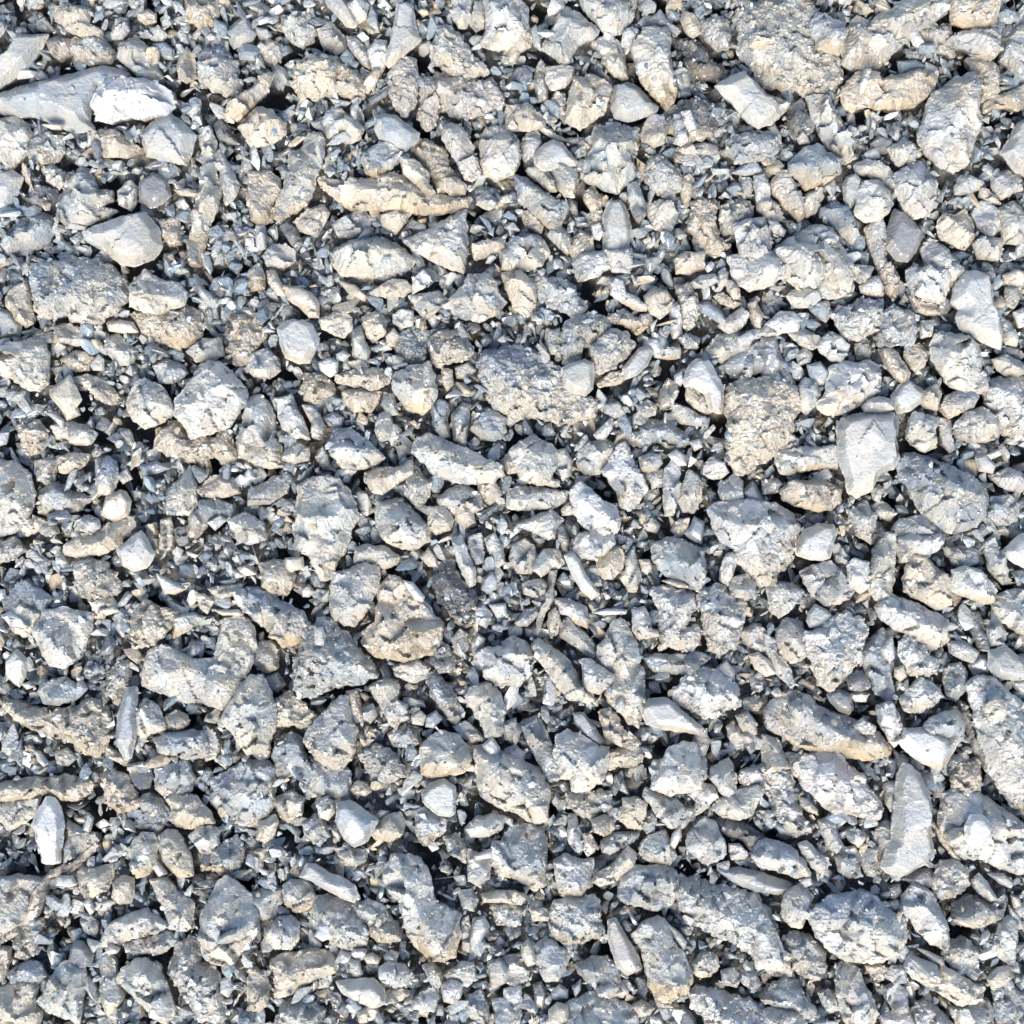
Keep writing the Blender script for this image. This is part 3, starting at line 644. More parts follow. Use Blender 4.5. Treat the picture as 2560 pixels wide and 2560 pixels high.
1406,922 1432,908 1462,898 1482,908 1485,945 1482,971 1462,988 1432,984 1412,965;gs013;smooth grey five-sided pebble on the huge boulder just beside the huge ochre-rimmed boulder|small_boulder|boulder
1366,700 1386,690 1419,700 1446,733 1465,766 1446,786 1419,786 1393,772 1369,766 1369,733;bc09;blue-grey ribbed egg-shaped stone just above the arched grey-blue slab|broken_stone|stone
1432,657 1452,633 1512,627 1525,666 1492,686 1446,703;wm011;pale chip with long shadowed edge just below the tall bright-sided slab|stone_chip|stone chip
1512,627 1578,620 1581,657 1571,680 1532,676;gm09
1528,706 1545,696 1558,700 1565,726 1598,746 1621,766 1615,776 1585,772 1545,749 1528,733;wm110
1518,792 1558,772 1598,792 1624,779 1634,799 1621,819 1591,835 1565,812 1532,806;tc29
1611,739 1638,716 1668,726 1684,749 1671,779 1651,796 1624,779;tm010
1671,759 1694,753 1707,799 1704,839 1684,845 1677,806;wm08
1691,713 1724,706 1744,739 1747,779 1737,812 1717,829 1704,792 1697,753;gc18
1406,819 1432,792 1479,779 1512,786 1525,812 1512,839 1479,865 1439,885 1406,892 1406,852;bc010;dusty arched grey-blue slab|flat_stone|slab
1472,872 1499,839 1532,819 1565,829 1585,859 1571,885 1545,912 1512,925 1499,935 1482,905;kc011;brown-grey gritty knob just beside the arched grey-blue slab|knobby_stone|stone
1369,822 1399,819 1406,852 1403,888 1379,885 1363,859;bc07
1558,922 1578,895 1598,872 1624,865 1634,878 1618,912 1591,938 1565,945;ps011
1492,958 1525,931 1565,925 1578,938 1552,958 1499,968;tm08
1631,872 1664,865 1701,869 1701,892 1671,898 1638,892;gm19
1727,706 1750,690 1790,683 1797,703 1770,716 1737,719;gm010
1797,680 1813,666 1823,680 1817,713 1797,713;gm09
1817,700 1830,700 1850,723 1853,746 1836,746 1820,726;tm010
1823,640 1876,627 1926,620 1959,640 1962,686 1929,713 1876,723 1850,713 1836,686;wm111;pale stone with ochre underside just below the tall grey stone with narrow top|broken_stone|stone
1750,759 1770,753 1803,779 1820,802 1810,812 1777,792 1754,779;bs09
1783,739 1810,729 1830,746 1856,759 1836,769 1803,759;tc08
1687,647 1711,630 1764,630 1764,666 1730,680 1691,683;tm010
1711,945 1724,912 1744,898 1770,902 1790,931 1807,965 1807,1004 1803,1031 1777,1024 1764,984 1737,965 1714,965;ws012;smooth white-faced prism with a pointed top|broken_stone|stone
1717,968 1744,971 1764,991 1777,1028 1764,1034 1737,1018 1717,998;tc09
1671,945 1691,955 1697,978 1684,1011 1651,1024 1648,998 1658,971;tm010
1681,1008 1717,1018 1750,1037 1777,1044 1770,1064 1737,1064 1704,1057 1684,1037;bm09
1687,938 1704,928 1711,951 1701,965 1687,958;ws010
1485,1087 1512,1057 1532,1044 1532,1071 1512,1097 1492,1097;wm010
1512,1011 1545,1004 1565,1031 1538,1044 1512,1031;bs09
1591,1011 1618,998 1644,1018 1638,1037 1611,1041 1595,1031;gm09
1588,1097 1605,1071 1624,1077 1611,1097 1601,1110;wm010
1571,1071 1611,1054 1651,1044 1691,1064 1724,1084 1730,1110 1691,1124 1644,1110 1605,1117 1571,1104;bc07;blue chip covered in crumbs just above the zigzag pale stone|stone_chip|stone chip
1273,1130 1300,1104 1333,1087 1366,1104 1393,1124 1393,1163 1379,1196 1399,1203 1393,1216 1346,1210 1300,1196 1287,1163;wm111;pale blocky stone with creamy front wedge|stone_wedge|stone
1379,1130 1412,1124 1432,1150 1426,1190 1406,1203 1393,1170;gm08
1439,1137 1472,1110 1512,1097 1538,1110 1542,1137 1518,1163 1499,1183 1465,1183 1446,1163;gm09;grey-white lumpy block just beside the zigzag pale stone|stone_lump|lump
1525,1153 1545,1110 1565,1104 1581,1137 1595,1170 1611,1203 1618,1220 1598,1256 1578,1276 1558,1269 1545,1236 1525,1203 1505,1177;wm112;tall zigzag pale stone with warm edge|broken_stone|stone
1267,1223 1313,1216 1379,1223 1422,1230 1419,1256 1379,1269 1313,1276 1267,1269;wm09;flat pale slab with grey striped top just below the pale blocky wedge stone|flat_stone|slab
1426,1223 1452,1203 1479,1220 1505,1249 1538,1269 1552,1296 1545,1329 1512,1346 1479,1336 1446,1302 1429,1263;Wm013;brilliant white four-cornered stone|broken_stone|stone
1403,1273 1419,1259 1436,1269 1436,1286 1406,1289;tm010
1598,1143 1624,1134 1651,1137 1658,1157 1638,1180 1605,1177;gm09
1671,1137 1691,1124 1711,1137 1717,1163 1691,1163;ws010
1664,1170 1684,1150 1701,1170 1701,1210 1697,1256 1684,1289 1664,1289 1661,1223;wm011
1701,1220 1724,1177 1744,1187 1757,1216 1757,1249 1737,1283 1711,1279 1697,1249;gm09;grey upright cobble just beside the zigzag pale stone|cobble|cobble
1618,1187 1644,1163 1664,1177 1661,1210 1631,1223;gc07
1760,1163 1783,1143 1810,1157 1823,1180 1803,1196 1777,1196 1757,1183;wm09
1724,1104 1750,1097 1757,1117 1737,1127;ws09
1803,1210 1836,1187 1856,1203 1860,1243 1843,1263 1810,1256 1797,1230;bm010
1856,1230 1883,1203 1909,1249 1929,1276 1916,1289 1870,1256;bs08
1817,971 1860,945 1909,945 1942,955 1995,965 2005,998 1992,1051 1976,1104 1942,1137 1909,1153 1870,1180 1850,1187 1823,1153 1817,1104 1823,1037 1810,1004;tc012;tall rugged boulder with cream broken face|small_boulder|boulder
1767,872 1797,839 1836,825 1876,832 1896,859 1863,885 1830,892 1810,905 1777,898;gm07;grey slope stone just above the white-faced prism|broken_stone|stone
1810,912 1863,865 1896,852 1923,872 1916,918 1876,945 1830,945;bm08;slaty blue shelf just beside the white-faced prism|broken_stone|stone
1843,845 1876,829 1889,839 1876,859 1850,865;ws012
1797,812 1823,792 1856,766 1876,786 1856,819 1823,832;gm09
1870,759 1889,749 1909,786 1903,825 1889,825 1876,792;tm08
1694,845 1724,832 1750,845 1744,872 1717,872;bc08
1946,620 1999,607 2066,600 2099,633 2086,666 2059,693 2039,713 2013,700 1986,666;wm011;pale wedge-shaped block pointing down just below the broad pebble-topped boulder|stone_wedge|stone
2125,666 2158,657 2185,666 2175,693 2152,706 2129,686;gm010
2052,700 2099,680 2129,706 2125,733 2099,726 2072,713;gm09
2152,713 2172,693 2198,690 2211,719 2211,739 2178,739 2155,729;wm110
2192,666 2225,653 2245,680 2251,719 2238,746 2218,733;tc08
2268,673 2291,657 2317,673 2311,713 2284,743 2271,706;gm08
2294,680 2324,660 2357,663 2387,670 2377,706 2364,749 2351,756 2324,746 2294,733 2308,700;wm012;pale diamond-shaped stone with sharp lip|broken_stone|stone
2271,739 2298,746 2344,759 2351,786 2317,786 2284,772;tc07
2404,693 2423,676 2450,676 2476,686 2483,719 2490,759 2503,806 2510,845 2506,872 2476,859 2437,839 2404,819 2394,792 2404,772 2384,753 2390,719;ws013;tall pale slab with a blue scar and narrow waist|flat_stone|slab
2344,719 2384,700 2404,719 2390,753 2377,772 2357,792 2344,772;dm05
2510,686 2543,673 2569,686 2569,733 2536,726 2516,706;tm09
2516,719 2543,719 2549,753 2536,772 2516,759;gm09
2503,792 2529,806 2549,839 2543,865 2516,859 2503,825;gm08
2536,779 2569,766 2576,812 2549,819;wm09
1970,739 1986,726 2019,719 2046,726 2052,746 2026,766 1986,766;gm010
2026,772 2046,753 2072,753 2082,779 2066,806 2046,792;bm08
1920,806 1953,779 1986,779 2003,799 1993,825 1953,832 1920,839 1900,832;wm110
1973,832 2013,822 2052,839 2059,859 2033,872 1999,859;gm09
2059,845 2079,829 2105,839 2125,865 2119,885 2105,905 2079,898 2052,878 2046,865;gm010
2082,779 2119,759 2158,746 2211,743 2211,806 2198,825 2165,845 2125,852 2109,832 2092,806;wc211;pale chunky lump with bluish top just beside the flaky blue square stone|stone_lump|lump
2192,845 2205,806 2211,779 2238,766 2271,772 2298,786 2301,819 2291,845 2268,859 2218,869 2198,865;bc012;flaky blue-grey squarish stone|broken_stone|stone
2301,799 2337,799 2331,839 2304,845;wm09
2331,859 2344,832 2384,829 2423,839 2450,859 2460,885 2463,918 2476,945 2476,971 2457,984 2417,978 2384,965 2357,931 2337,898;gm012;hefty grey teardrop stone with pale lower lobe|broken_stone|stone
2198,872 2225,869 2245,878 2264,905 2278,931 2271,955 2258,958 2238,938 2218,912;tm010
2264,878 2298,859 2324,878 2311,912 2291,925 2271,905;tc08
2139,859 2165,845 2185,878 2172,898 2145,898;kc07
2072,958 2079,918 2105,902 2145,905 2178,898 2205,912 2205,945 2205,978 2178,998 2152,1018 2119,1031 2086,1037 2059,1028 2046,1011 2066,991;wm012;large pale C-shaped muddy slab|flat_stone|slab
1999,965 2013,945 2039,951 2052,984 2046,1011 2019,1037 1999,1018;bm010
2019,912 2052,905 2072,931 2059,965 2046,958 2026,938;bs09
1993,885 2013,865 2033,885 2026,905 1999,912;gm08
1907,845 1940,839 1953,878 1960,912 1933,938 1907,945;bm08
1907,938 1953,918 1986,938 1990,984 1980,1011 1940,1018 1907,998;gc08;rough grey lump just above the rugged cream-faced boulder|stone_lump|lump
1933,1018 1980,1018 1986,1044 1953,1077 1927,1064;wm08
2231,991 2251,965 2274,951 2291,965 2311,978 2304,1004 2278,1024 2245,1031;gs010
2311,978 2344,958 2354,984 2344,1024 2317,1018 2304,1004;tm010
2158,1018 2172,998 2205,991 2231,998 2235,1024 2205,1031 2165,1031;wm113
2354,1018 2370,991 2397,975 2437,975 2450,991 2437,1018 2404,1031 2377,1044;km210
2390,1064 2417,1031 2457,1018 2490,1037 2506,1057 2503,1090 2470,1104 2423,1104 2397,1090;gm010;pale-footed rounded stone just below the hefty grey teardrop|broken_stone|stone
2460,971 2500,938 2549,938 2599,955 2622,1004 2616,1054 2582,1087 2549,1090 2516,1084 2503,1051 2470,1011;wc09;knobbly pale mass by the border just below the hefty grey teardrop|knobby_stone|stone
2483,898 2516,885 2556,905 2569,931 2529,945 2496,925;gm08
2274,1051 2291,1031 2324,1037 2347,1044 2347,1090 2344,1117 2317,1130 2284,1110 2271,1084;gm111;fist-sized crusted grey-brown stone just beside the big pitted mauve slab|broken_stone|stone
2351,1044 2377,1051 2384,1084 2390,1117 2377,1130 2357,1110;gm08
2096,1071 2112,1044 2152,1034 2198,1031 2241,1031 2248,1064 2245,1104 2251,1143 2238,1170 2211,1180 2198,1190 2185,1223 2145,1243 2125,1230 2119,1196 2102,1153 2099,1110;ps114;largest smooth slab, mauve-grey and pitted, ragged cream edge|flat_stone|slab
1937,1130 1966,1124 2019,1117 2066,1117 2096,1110 2102,1143 2096,1170 2052,1170 1999,1177;wm111;horizontal cream brick just above the loaf-shaped stone|broken_stone|stone
1940,1137 1980,1143 1999,1163 1986,1187 1953,1183 1940,1157;gm010
1927,1084 1973,1084 1999,1097 1999,1124 1953,1130;gm08
1953,1230 1980,1203 2019,1203 2066,1203 2105,1223 2105,1256 2079,1276 2039,1276 1993,1263 1960,1249;tm011;loaf-shaped grey-buff stone just below the horizontal cream brick|broken_stone|stone
2245,1163 2264,1137 2291,1130 2331,1143 2377,1163 2423,1183 2457,1210 2476,1243 2473,1286 2450,1319 2384,1336 2334,1309 2304,1269 2278,1223 2258,1196;bm212;great blue-topped boulder with white crest|small_boulder|boulder
2440,1143 2463,1137 2490,1163 2483,1183 2450,1177;ws09
2467,1137 2503,1120 2506,1137 2476,1150;ws09
2483,1187 2529,1170 2582,1190 2582,1223 2543,1230 2503,1216;gm08
2483,1243 2523,1236 2556,1256 2549,1302 2503,1316 2476,1289;bm08;muted blue-grey stone just beside the blue-topped boulder|broken_stone|stone
1907,1203 1946,1196 1960,1210 1946,1230 1907,1236;bm08
2178,1223 2198,1210 2211,1223 2198,1256 2185,1249;wm08
2178,1263 2205,1249 2245,1283 2225,1302 2185,1283;gm07
743,1214 779,1194 812,1187 845,1194 865,1220 882,1254 892,1293 872,1333 859,1379 839,1412 825,1449 799,1452 786,1426 766,1389 733,1376 733,1313 739,1263;gm012;great pale slab shaped like a boot with thin bright side|flat_stone|slab
941,1254 1004,1247 1037,1280 1074,1316 1074,1353 1031,1373 984,1366 955,1346 938,1306;gm111;pale blocky stone with tan lower corner just below the dark-edged cream slab|stone_block|stone block
1071,1267 1110,1267 1134,1300 1124,1323 1090,1336 1071,1313;tm012
1137,1267 1180,1267 1187,1306 1163,1320 1137,1300;tm010
885,1369 918,1363 965,1369 998,1393 991,1412 958,1422 918,1409 888,1406;gm09;grey stone with wavy pale grooves just above the chip-topped egg stone|broken_stone|stone
1130,1346 1153,1336 1170,1386 1190,1429 1187,1462 1173,1469 1157,1432 1137,1386;wm012
1170,1343 1203,1333 1210,1373 1206,1406 1190,1412 1177,1386;gm010
1213,1346 1236,1333 1256,1366 1263,1406 1243,1419 1223,1386;gm09
1210,1446 1230,1429 1246,1446 1240,1472 1216,1485 1203,1472;bs08
1097,1412 1130,1406 1150,1446 1183,1479 1196,1518 1190,1565 1163,1571 1130,1545 1104,1518 1084,1485 1077,1446;dc010;dark gritty stone with a bright white speck|broken_stone|stone
1051,1393 1071,1369 1090,1393 1097,1419 1071,1416;ts08
839,1432 872,1422 912,1409 945,1419 948,1446 938,1479 918,1518 905,1545 885,1565 859,1565 832,1545 822,1505 822,1465;gm012;egg-shaped grey stone with a diamond-shaped chip on it|stone_chip|stone chip
945,1472 971,1439 1011,1452 1031,1485 1064,1512 1084,1538 1107,1565 1104,1598 1084,1638 1054,1644 1011,1654 971,1651 931,1638 905,1611 905,1585 938,1558;tm013;large ochre-faced boulder with a dark layered shoulder|small_boulder|boulder
1008,1452 1031,1456 1061,1492 1057,1505 1037,1499;ws013
647,1412 686,1399 719,1406 736,1439 733,1465 713,1485 680,1485 653,1465;tm010;cream lump with rounded top just above the smooth-shouldered stone|stone_lump|lump
713,1396 756,1393 759,1419 726,1429 713,1419;ts012
614,1472 640,1472 673,1485 713,1512 753,1532 772,1565 759,1591 733,1618 706,1618 680,1591 653,1565 627,1545 607,1512;bm310;smooth-shouldered stone, bluish above and buff below|broken_stone|stone
789,1545 812,1542 839,1565 865,1585 892,1618 918,1651 938,1671 938,1697 905,1711 859,1714 819,1730 779,1747 746,1747 733,1724 726,1691 739,1644 749,1598 772,1578;bc012;big triangular blue-grey stone with straight pale base|broken_stone|stone
786,1571 806,1568 812,1591 812,1618 786,1615;gs014
640,1611 673,1601 693,1624 693,1671 666,1684 627,1658;km08
660,1691 693,1681 713,1711 693,1730 666,1724;ds06
686,1744 726,1730 759,1764 792,1790 779,1810 739,1820 686,1820 680,1777;tc09;gritty buff dome with dark underside just beside the smooth triangular boulder|broken_stone|stone
607,1704 640,1697 673,1724 680,1777 673,1843 666,1896 647,1909 614,1870 600,1777;tm09;cream jagged side of slab just beside the smooth triangular boulder|flat_stone|slab
819,1770 852,1744 865,1744 872,1777 878,1810 892,1823 885,1856 878,1903 852,1923 819,1926 786,1903 759,1856 772,1823 799,1790;wm013;large pale pear-shaped stone with straight left flank|broken_stone|stone
686,1850 726,1836 753,1850 759,1883 786,1923 786,1942 693,1942 680,1893;bm09;blue striated stone with chipped top|stone_chip|stone chip
865,1730 892,1724 905,1777 905,1803 885,1810 872,1777;tm09
912,1770 931,1760 941,1790 925,1810 908,1797;wm09
918,1717 958,1697 991,1704 998,1737 984,1764 998,1803 991,1827 971,1810 958,1777 938,1750;gm09;grey forked stone just beside the pale pear-shaped stone|broken_stone|stone
971,1777 991,1750 1018,1764 1024,1797 998,1810;wm010
1028,1790 1051,1777 1064,1790 1057,1813 1031,1810;ts012
1064,1793 1090,1777 1104,1797 1084,1820 1064,1817;bs010
978,1671 1011,1658 1044,1651 1074,1671 1064,1697 1031,1707 991,1691;gm010
1077,1624 1097,1598 1117,1618 1143,1651 1130,1677 1097,1681 1077,1658;dc010
1130,1598 1150,1571 1170,1585 1170,1618 1157,1644 1137,1631;gm09
1177,1605 1196,1585 1213,1598 1203,1631 1183,1651;gm08
1183,1518 1210,1512 1230,1538 1216,1571 1190,1558;gm09
1223,1512 1263,1509 1266,1538 1243,1545;gs09
1190,1638 1223,1618 1269,1621 1322,1638 1329,1684 1296,1717 1249,1717 1210,1691;wm111;pale rumpled stone with buff lower tip|broken_stone|stone
1157,1737 1190,1711 1223,1711 1249,1737 1263,1777 1256,1810 1253,1843 1216,1843 1196,1803 1177,1770;gm012;tall grey stone with flat polygonal crown|broken_stone|stone
1064,1691 1090,1677 1117,1711 1137,1744 1157,1783 1143,1817 1117,1797 1090,1764 1071,1724;bc08;blue-grey crumbly heap just beside the flat-crowned grey stone|broken_stone|stone
1130,1817 1163,1803 1196,1830 1213,1850 1183,1856 1150,1843;gm18
1051,1870 1077,1843 1110,1830 1143,1843 1170,1870 1177,1903 1157,1933 1104,1942 1057,1942 1051,1909;gm113;clean grey polygon stone with straight buff base|broken_stone|stone
1206,1863 1230,1843 1249,1870 1243,1903 1223,1896;ws011
898,1889 931,1863 971,1876 998,1903 1018,1942 971,1959 925,1942;gc09;lumpy pale grey stone just beside the pale pear-shaped stone|stone_lump|lump
971,1836 1011,1810 1044,1823 1051,1856 1018,1876 984,1863;bc07
1256,1810 1289,1797 1302,1830 1289,1863 1263,1850;gm08
753,1472 772,1462 786,1479 772,1492 756,1492;gs07
-20,1273 46,1273 73,1293 46,1326 20,1333 -20,1346;gm08
79,1287 139,1313 146,1333 113,1340 86,1320;tm09
192,1300 219,1287 245,1300 248,1320 225,1333 199,1326;gm09
156,1366 199,1333 245,1326 291,1293 331,1287 338,1313 305,1340 291,1366 245,1386 185,1393 156,1386;tm09;long slanting stone with deep notch and buff edge just beside the bright hexagonal stone|broken_stone|stone
291,1373 325,1346 351,1326 371,1359 384,1386 364,1419 331,1429 305,1412;ws113;bright smooth hexagonal stone with cream chin|broken_stone|stone
358,1313 391,1306 394,1353 394,1383 371,1366;tm08
401,1300 424,1293 431,1346 424,1379 397,1373;tm09
431,1320 470,1313 470,1359 444,1366;dm07
470,1293 497,1267 530,1273 510,1320 490,1346 470,1340;km08
517,1306 550,1287 566,1300 537,1326;gs09
570,1300 609,1280 656,1306 662,1346 629,1359 590,1353;gm010;grey pebble-studded stone just beside the great boot-shaped slab|pebble|pebble
-20,1353 33,1346 63,1373 33,1399 -20,1412;kc07
179,1406 219,1399 265,1406 278,1432 298,1459 291,1479 265,1499 225,1505 199,1479 185,1446;gc09;plum-grey crumbly stone just beside the bright hexagonal stone|broken_stone|stone
40,1459 66,1446 93,1472 119,1499 106,1532 79,1571 60,1591 33,1585 13,1545 7,1499;bm39;blue-topped stone with rusty right face|broken_stone|stone
0,1538 26,1528 46,1545 66,1568 53,1571 26,1565;Wm113
-10,1472 10,1475 13,1495 -3,1502;Ws010
106,1525 152,1522 199,1532 225,1538 219,1578 205,1611 192,1644 159,1671 119,1664 99,1631 86,1605 73,1578 93,1552;gm012;many-sided grey stone with pointed left corner|broken_stone|stone
13,1651 40,1624 66,1651 60,1691 46,1717 13,1691;gs09
53,1711 73,1704 86,1717 66,1724;ws19
225,1505 278,1492 298,1518 265,1532 258,1545 232,1545;tm09
248,1525 285,1515 298,1528 265,1538;ts010
331,1532 358,1499 397,1518 441,1532 431,1565 411,1585 384,1611 344,1618 325,1591 325,1558;tc011;buff round stone with striped yellow side|broken_stone|stone
437,1538 484,1532 510,1545 470,1578 431,1595;gm19
391,1436 411,1446 464,1472 437,1485 411,1485;ws112
484,1485 510,1485 533,1505 517,1535 497,1518;tm010
517,1472 563,1465 609,1459 596,1485 550,1499;tm09
580,1479 609,1472 626,1499 629,1532 609,1532 590,1512;wm010
533,1525 596,1525 609,1538 556,1538;ts010
550,1552 596,1538 629,1565 636,1605 629,1651 609,1704 583,1757 556,1770 550,1777 497,1760 450,1757 391,1737 351,1717 348,1691 358,1651 371,1624 404,1615 437,1631 477,1651 530,1651 543,1611;gm012;huge C-shaped pale stone curling round a hollow|broken_stone|stone
93,1730 106,1704 159,1697 185,1711 199,1697 215,1724 185,1750 139,1764 106,1757;bm09;blue-centred stone under a dark overhang just above the buff arrowhead clod|broken_stone|stone
0,1764 26,1750 66,1770 119,1783 159,1777 192,1764 225,1744 258,1770 278,1797 272,1836 258,1876 232,1896 192,1876 152,1850 113,1836 66,1823 26,1803;tc010;wide arrowhead-shaped buff clod pointing down|mud_clod|mud clod
318,1721 338,1721 341,1750 335,1783 341,1823 331,1863 325,1896 311,1899 291,1863 288,1836 295,1783 305,1750;bs012;tall slim blue-grey blade tapering at both ends|long_stone|stone
331,1777 358,1750 391,1764 404,1797 411,1823 378,1836 351,1850 331,1823;gm110;grey stone with cream drip edge just beside the slim blue-grey blade|broken_stone|stone
411,1790 437,1777 467,1790 470,1810 444,1827 417,1823;tm09
344,1843 371,1836 344,1883 335,1870;wm08
378,1850 417,1836 464,1830 510,1830 517,1876 503,1899 450,1896 397,1883;bm311;brick-shaped stone, dark blue top and cream front|broken_stone|stone
503,1810 530,1823 550,1863 537,1896 513,1903 510,1856;gm09
513,1790 537,1770 550,1777 537,1810 510,1803;gm08
596,1717 623,1691 649,1691 676,1737 689,1777 682,1830 656,1883 616,1889 583,1850 550,1803 563,1770;gm112;smooth blue-grey triangular boulder with curved cream base|small_boulder|boulder
265,1691 291,1651 318,1651 325,1691 311,1730 291,1764 265,1737;gc08;grey column-like stone coated in grit just above the slim blue-grey blade|broken_stone|stone
132,1883 166,1870 192,1896 166,1916 139,1909;gm07
86,1876 99,1880 119,1909 109,1919 93,1903;gs08
53,1293 79,1297 99,1326 66,1340 46,1320;tc08
265,1863 305,1889 331,1903 311,1916 272,1896;tm07
1774,1267 1810,1254 1870,1247 1942,1260 1989,1287 2005,1320 1989,1366 1979,1406 1949,1432 1939,1465 1909,1469 1876,1439 1850,1406 1836,1373 1803,1346 1783,1313;wm113;big pale shield-like stone pointing downward, warm yellow edge|broken_stone|stone
1293,1313 1333,1293 1379,1273 1406,1300 1389,1326 1389,1346 1373,1350 1340,1333 1306,1320;wm09
1432,1359 1452,1333 1479,1326 1532,1330 1538,1359 1518,1379 1485,1399 1452,1393 1432,1379;wm012;clean pale stone with rounded bottom|broken_stone|stone
1412,1389 1432,1383 1446,1396 1465,1439 1499,1485 1479,1499 1452,1472 1429,1432;ws013
1495,1406 1518,1379 1552,1366 1565,1393 1558,1419 1532,1446 1512,1449 1495,1432;tm010
1565,1399 1585,1366 1591,1393 1605,1432 1591,1479 1571,1479 1552,1446 1565,1426;gm09
1634,1359 1671,1346 1717,1353 1757,1373 1764,1406 1767,1452 1750,1479 1711,1465 1671,1446 1644,1419 1631,1393;bm012;rounded blue-grey slab with fine wrinkles|flat_stone|slab
1654,1452 1677,1449 1711,1459 1737,1472 1697,1469;ts011
1598,1399 1624,1399 1631,1419 1618,1436 1605,1426;ts09
1803,1419 1817,1386 1840,1379 1843,1406 1833,1439 1823,1472 1803,1452;wm111
1724,1320 1737,1293 1760,1306 1757,1340 1754,1359 1737,1353 1711,1333;bs09
1677,1326 1697,1300 1724,1293 1721,1320 1697,1346;tm08
1601,1300 1631,1293 1651,1313 1644,1333 1618,1326;gm07
1396,1306 1412,1313 1426,1353 1422,1379 1406,1373 1393,1340;dm08
1340,1406 1359,1373 1393,1373 1412,1406 1399,1419 1379,1419 1353,1442 1333,1426;gm19
1280,1366 1313,1346 1333,1366 1346,1393 1326,1432 1293,1432 1273,1399;gm07
1306,1459 1353,1446 1369,1459 1366,1485 1333,1492 1310,1485;gm08
1287,1558 1313,1525 1340,1518 1346,1538 1320,1565 1293,1565;gm08
1373,1426 1393,1426 1386,1465 1386,1499 1359,1545 1346,1591 1340,1585 1346,1538 1366,1485 1379,1459;km010
1389,1499 1426,1499 1465,1518 1472,1552 1469,1571 1439,1558 1419,1538 1399,1532;wm19
1373,1532 1389,1518 1403,1552 1393,1585 1376,1598 1369,1565;tm09
1479,1532 1518,1522 1568,1525 1565,1535 1512,1538;ws010
1581,1525 1611,1518 1628,1552 1631,1571 1648,1578 1648,1591 1598,1598 1585,1578;wm011
1631,1479 1658,1465 1704,1472 1737,1485 1744,1518 1730,1545 1711,1571 1744,1565 1757,1585 1750,1611 1724,1631 1684,1618 1654,1624 1651,1578 1651,1525;wc111;crusty cream block with knobbly base|stone_block|stone block
1757,1472 1797,1465 1836,1485 1863,1499 1870,1532 1856,1558 1853,1598 1843,1624 1823,1624 1800,1648 1777,1624 1764,1585 1754,1532 1750,1499;gc012;tall tapering grey stone studded with chips|stone_chip|stone chip
1797,1545 1830,1535 1860,1552 1843,1568 1810,1562;ws014
1827,1472 1836,1446 1870,1432 1889,1459 1889,1485 1863,1499 1836,1492;gm012
1853,1578 1889,1558 1929,1578 1929,1631 1896,1628 1863,1611;gm08
1399,1558 1419,1542 1439,1565 1465,1585 1485,1611 1492,1644 1479,1654 1452,1624 1419,1605 1399,1591;gm08
1330,1611 1346,1601 1379,1618 1406,1638 1432,1671 1452,1704 1479,1737 1485,1750 1465,1757 1426,1750 1386,1711 1366,1671 1340,1644;gm012;long cigar-shaped grey stone with a split end|broken_stone|stone
1456,1651 1479,1651 1505,1671 1538,1691 1532,1704 1518,1717 1499,1737 1479,1730 1459,1711;wm013
1495,1618 1518,1598 1532,1558 1552,1545 1571,1565 1591,1598 1601,1631 1598,1664 1611,1677 1615,1717 1618,1757 1605,1803 1598,1823 1571,1810 1552,1777 1532,1770 1515,1737 1525,1704 1538,1691 1512,1671 1499,1644;gm112;tall gnarled column-like stone with warm lower half|broken_stone|stone
1538,1760 1555,1744 1565,1764 1555,1783 1542,1780;bs015
1254,1605 1280,1591 1313,1605 1330,1624 1340,1651 1320,1684 1293,1711 1260,1711;gm110;half-rounded grey stone with buff fringe just beside the pale rumpled stone|broken_stone|stone
1605,1644 1644,1638 1691,1638 1744,1631 1777,1644 1757,1664 1724,1691 1684,1684 1638,1677;bm010;flat grey stone bar with lumpy edge just below the crusty cream block|stone_lump|lump
1684,1730 1717,1691 1764,1668 1797,1677 1830,1711 1853,1724 1850,1764 1823,1777 1810,1790 1770,1797 1730,1783 1697,1757;wc013;roughly round gritty boulder, blue-black left side|small_boulder|boulder
1605,1764 1624,1750 1671,1747 1704,1777 1737,1803 1757,1823 1750,1836 1711,1830 1658,1823 1618,1810 1608,1790;gs113;sleek grey almond-shaped stone with cream edge|broken_stone|stone
1790,1671 1817,1651 1836,1677 1836,1704 1817,1697;gs09
1873,1638 1896,1631 1923,1651 1942,1684 1916,1691 1889,1671;ts010
1393,1843 1419,1830 1459,1843 1499,1870 1525,1870 1525,1896 1518,1929 1505,1962 1446,1959 1406,1949 1386,1893;wm113;block with flat cream top and dark left flank|stone_block|stone block
1303,1810 1340,1793 1366,1823 1379,1863 1393,1909 1406,1949 1373,1956 1346,1909 1320,1863;bm09;stepped bluish long stone just beside the flat cream-topped block|broken_stone|stone
1499,1783 1525,1770 1545,1797 1558,1830 1585,1843 1605,1863 1578,1876 1538,1863 1512,1836;tc011;buff pebbly stone with jagged side just beside the flat cream-topped block|broken_stone|stone
1432,1783 1459,1783 1485,1817 1512,1856 1499,1866 1459,1836 1439,1810;bs09
1512,1883 1552,1870 1598,1863 1611,1889 1591,1916 1545,1923 1525,1929;tm08
1260,1876 1287,1863 1310,1883 1306,1916 1280,1929 1260,1923;wm18
1644,1929 1671,1876 1711,1856 1744,1863 1750,1896 1757,1942 1757,1976 1677,1992 1628,1976;wm112;wedge with flat cream front and grey back just above the duck-shaped grey stone|stone_wedge|stone
1737,1830 1764,1823 1774,1850 1764,1889 1744,1903 1737,1870;gm19
1840,1790 1870,1780 1889,1803 1893,1836 1870,1843 1850,1817;gm010
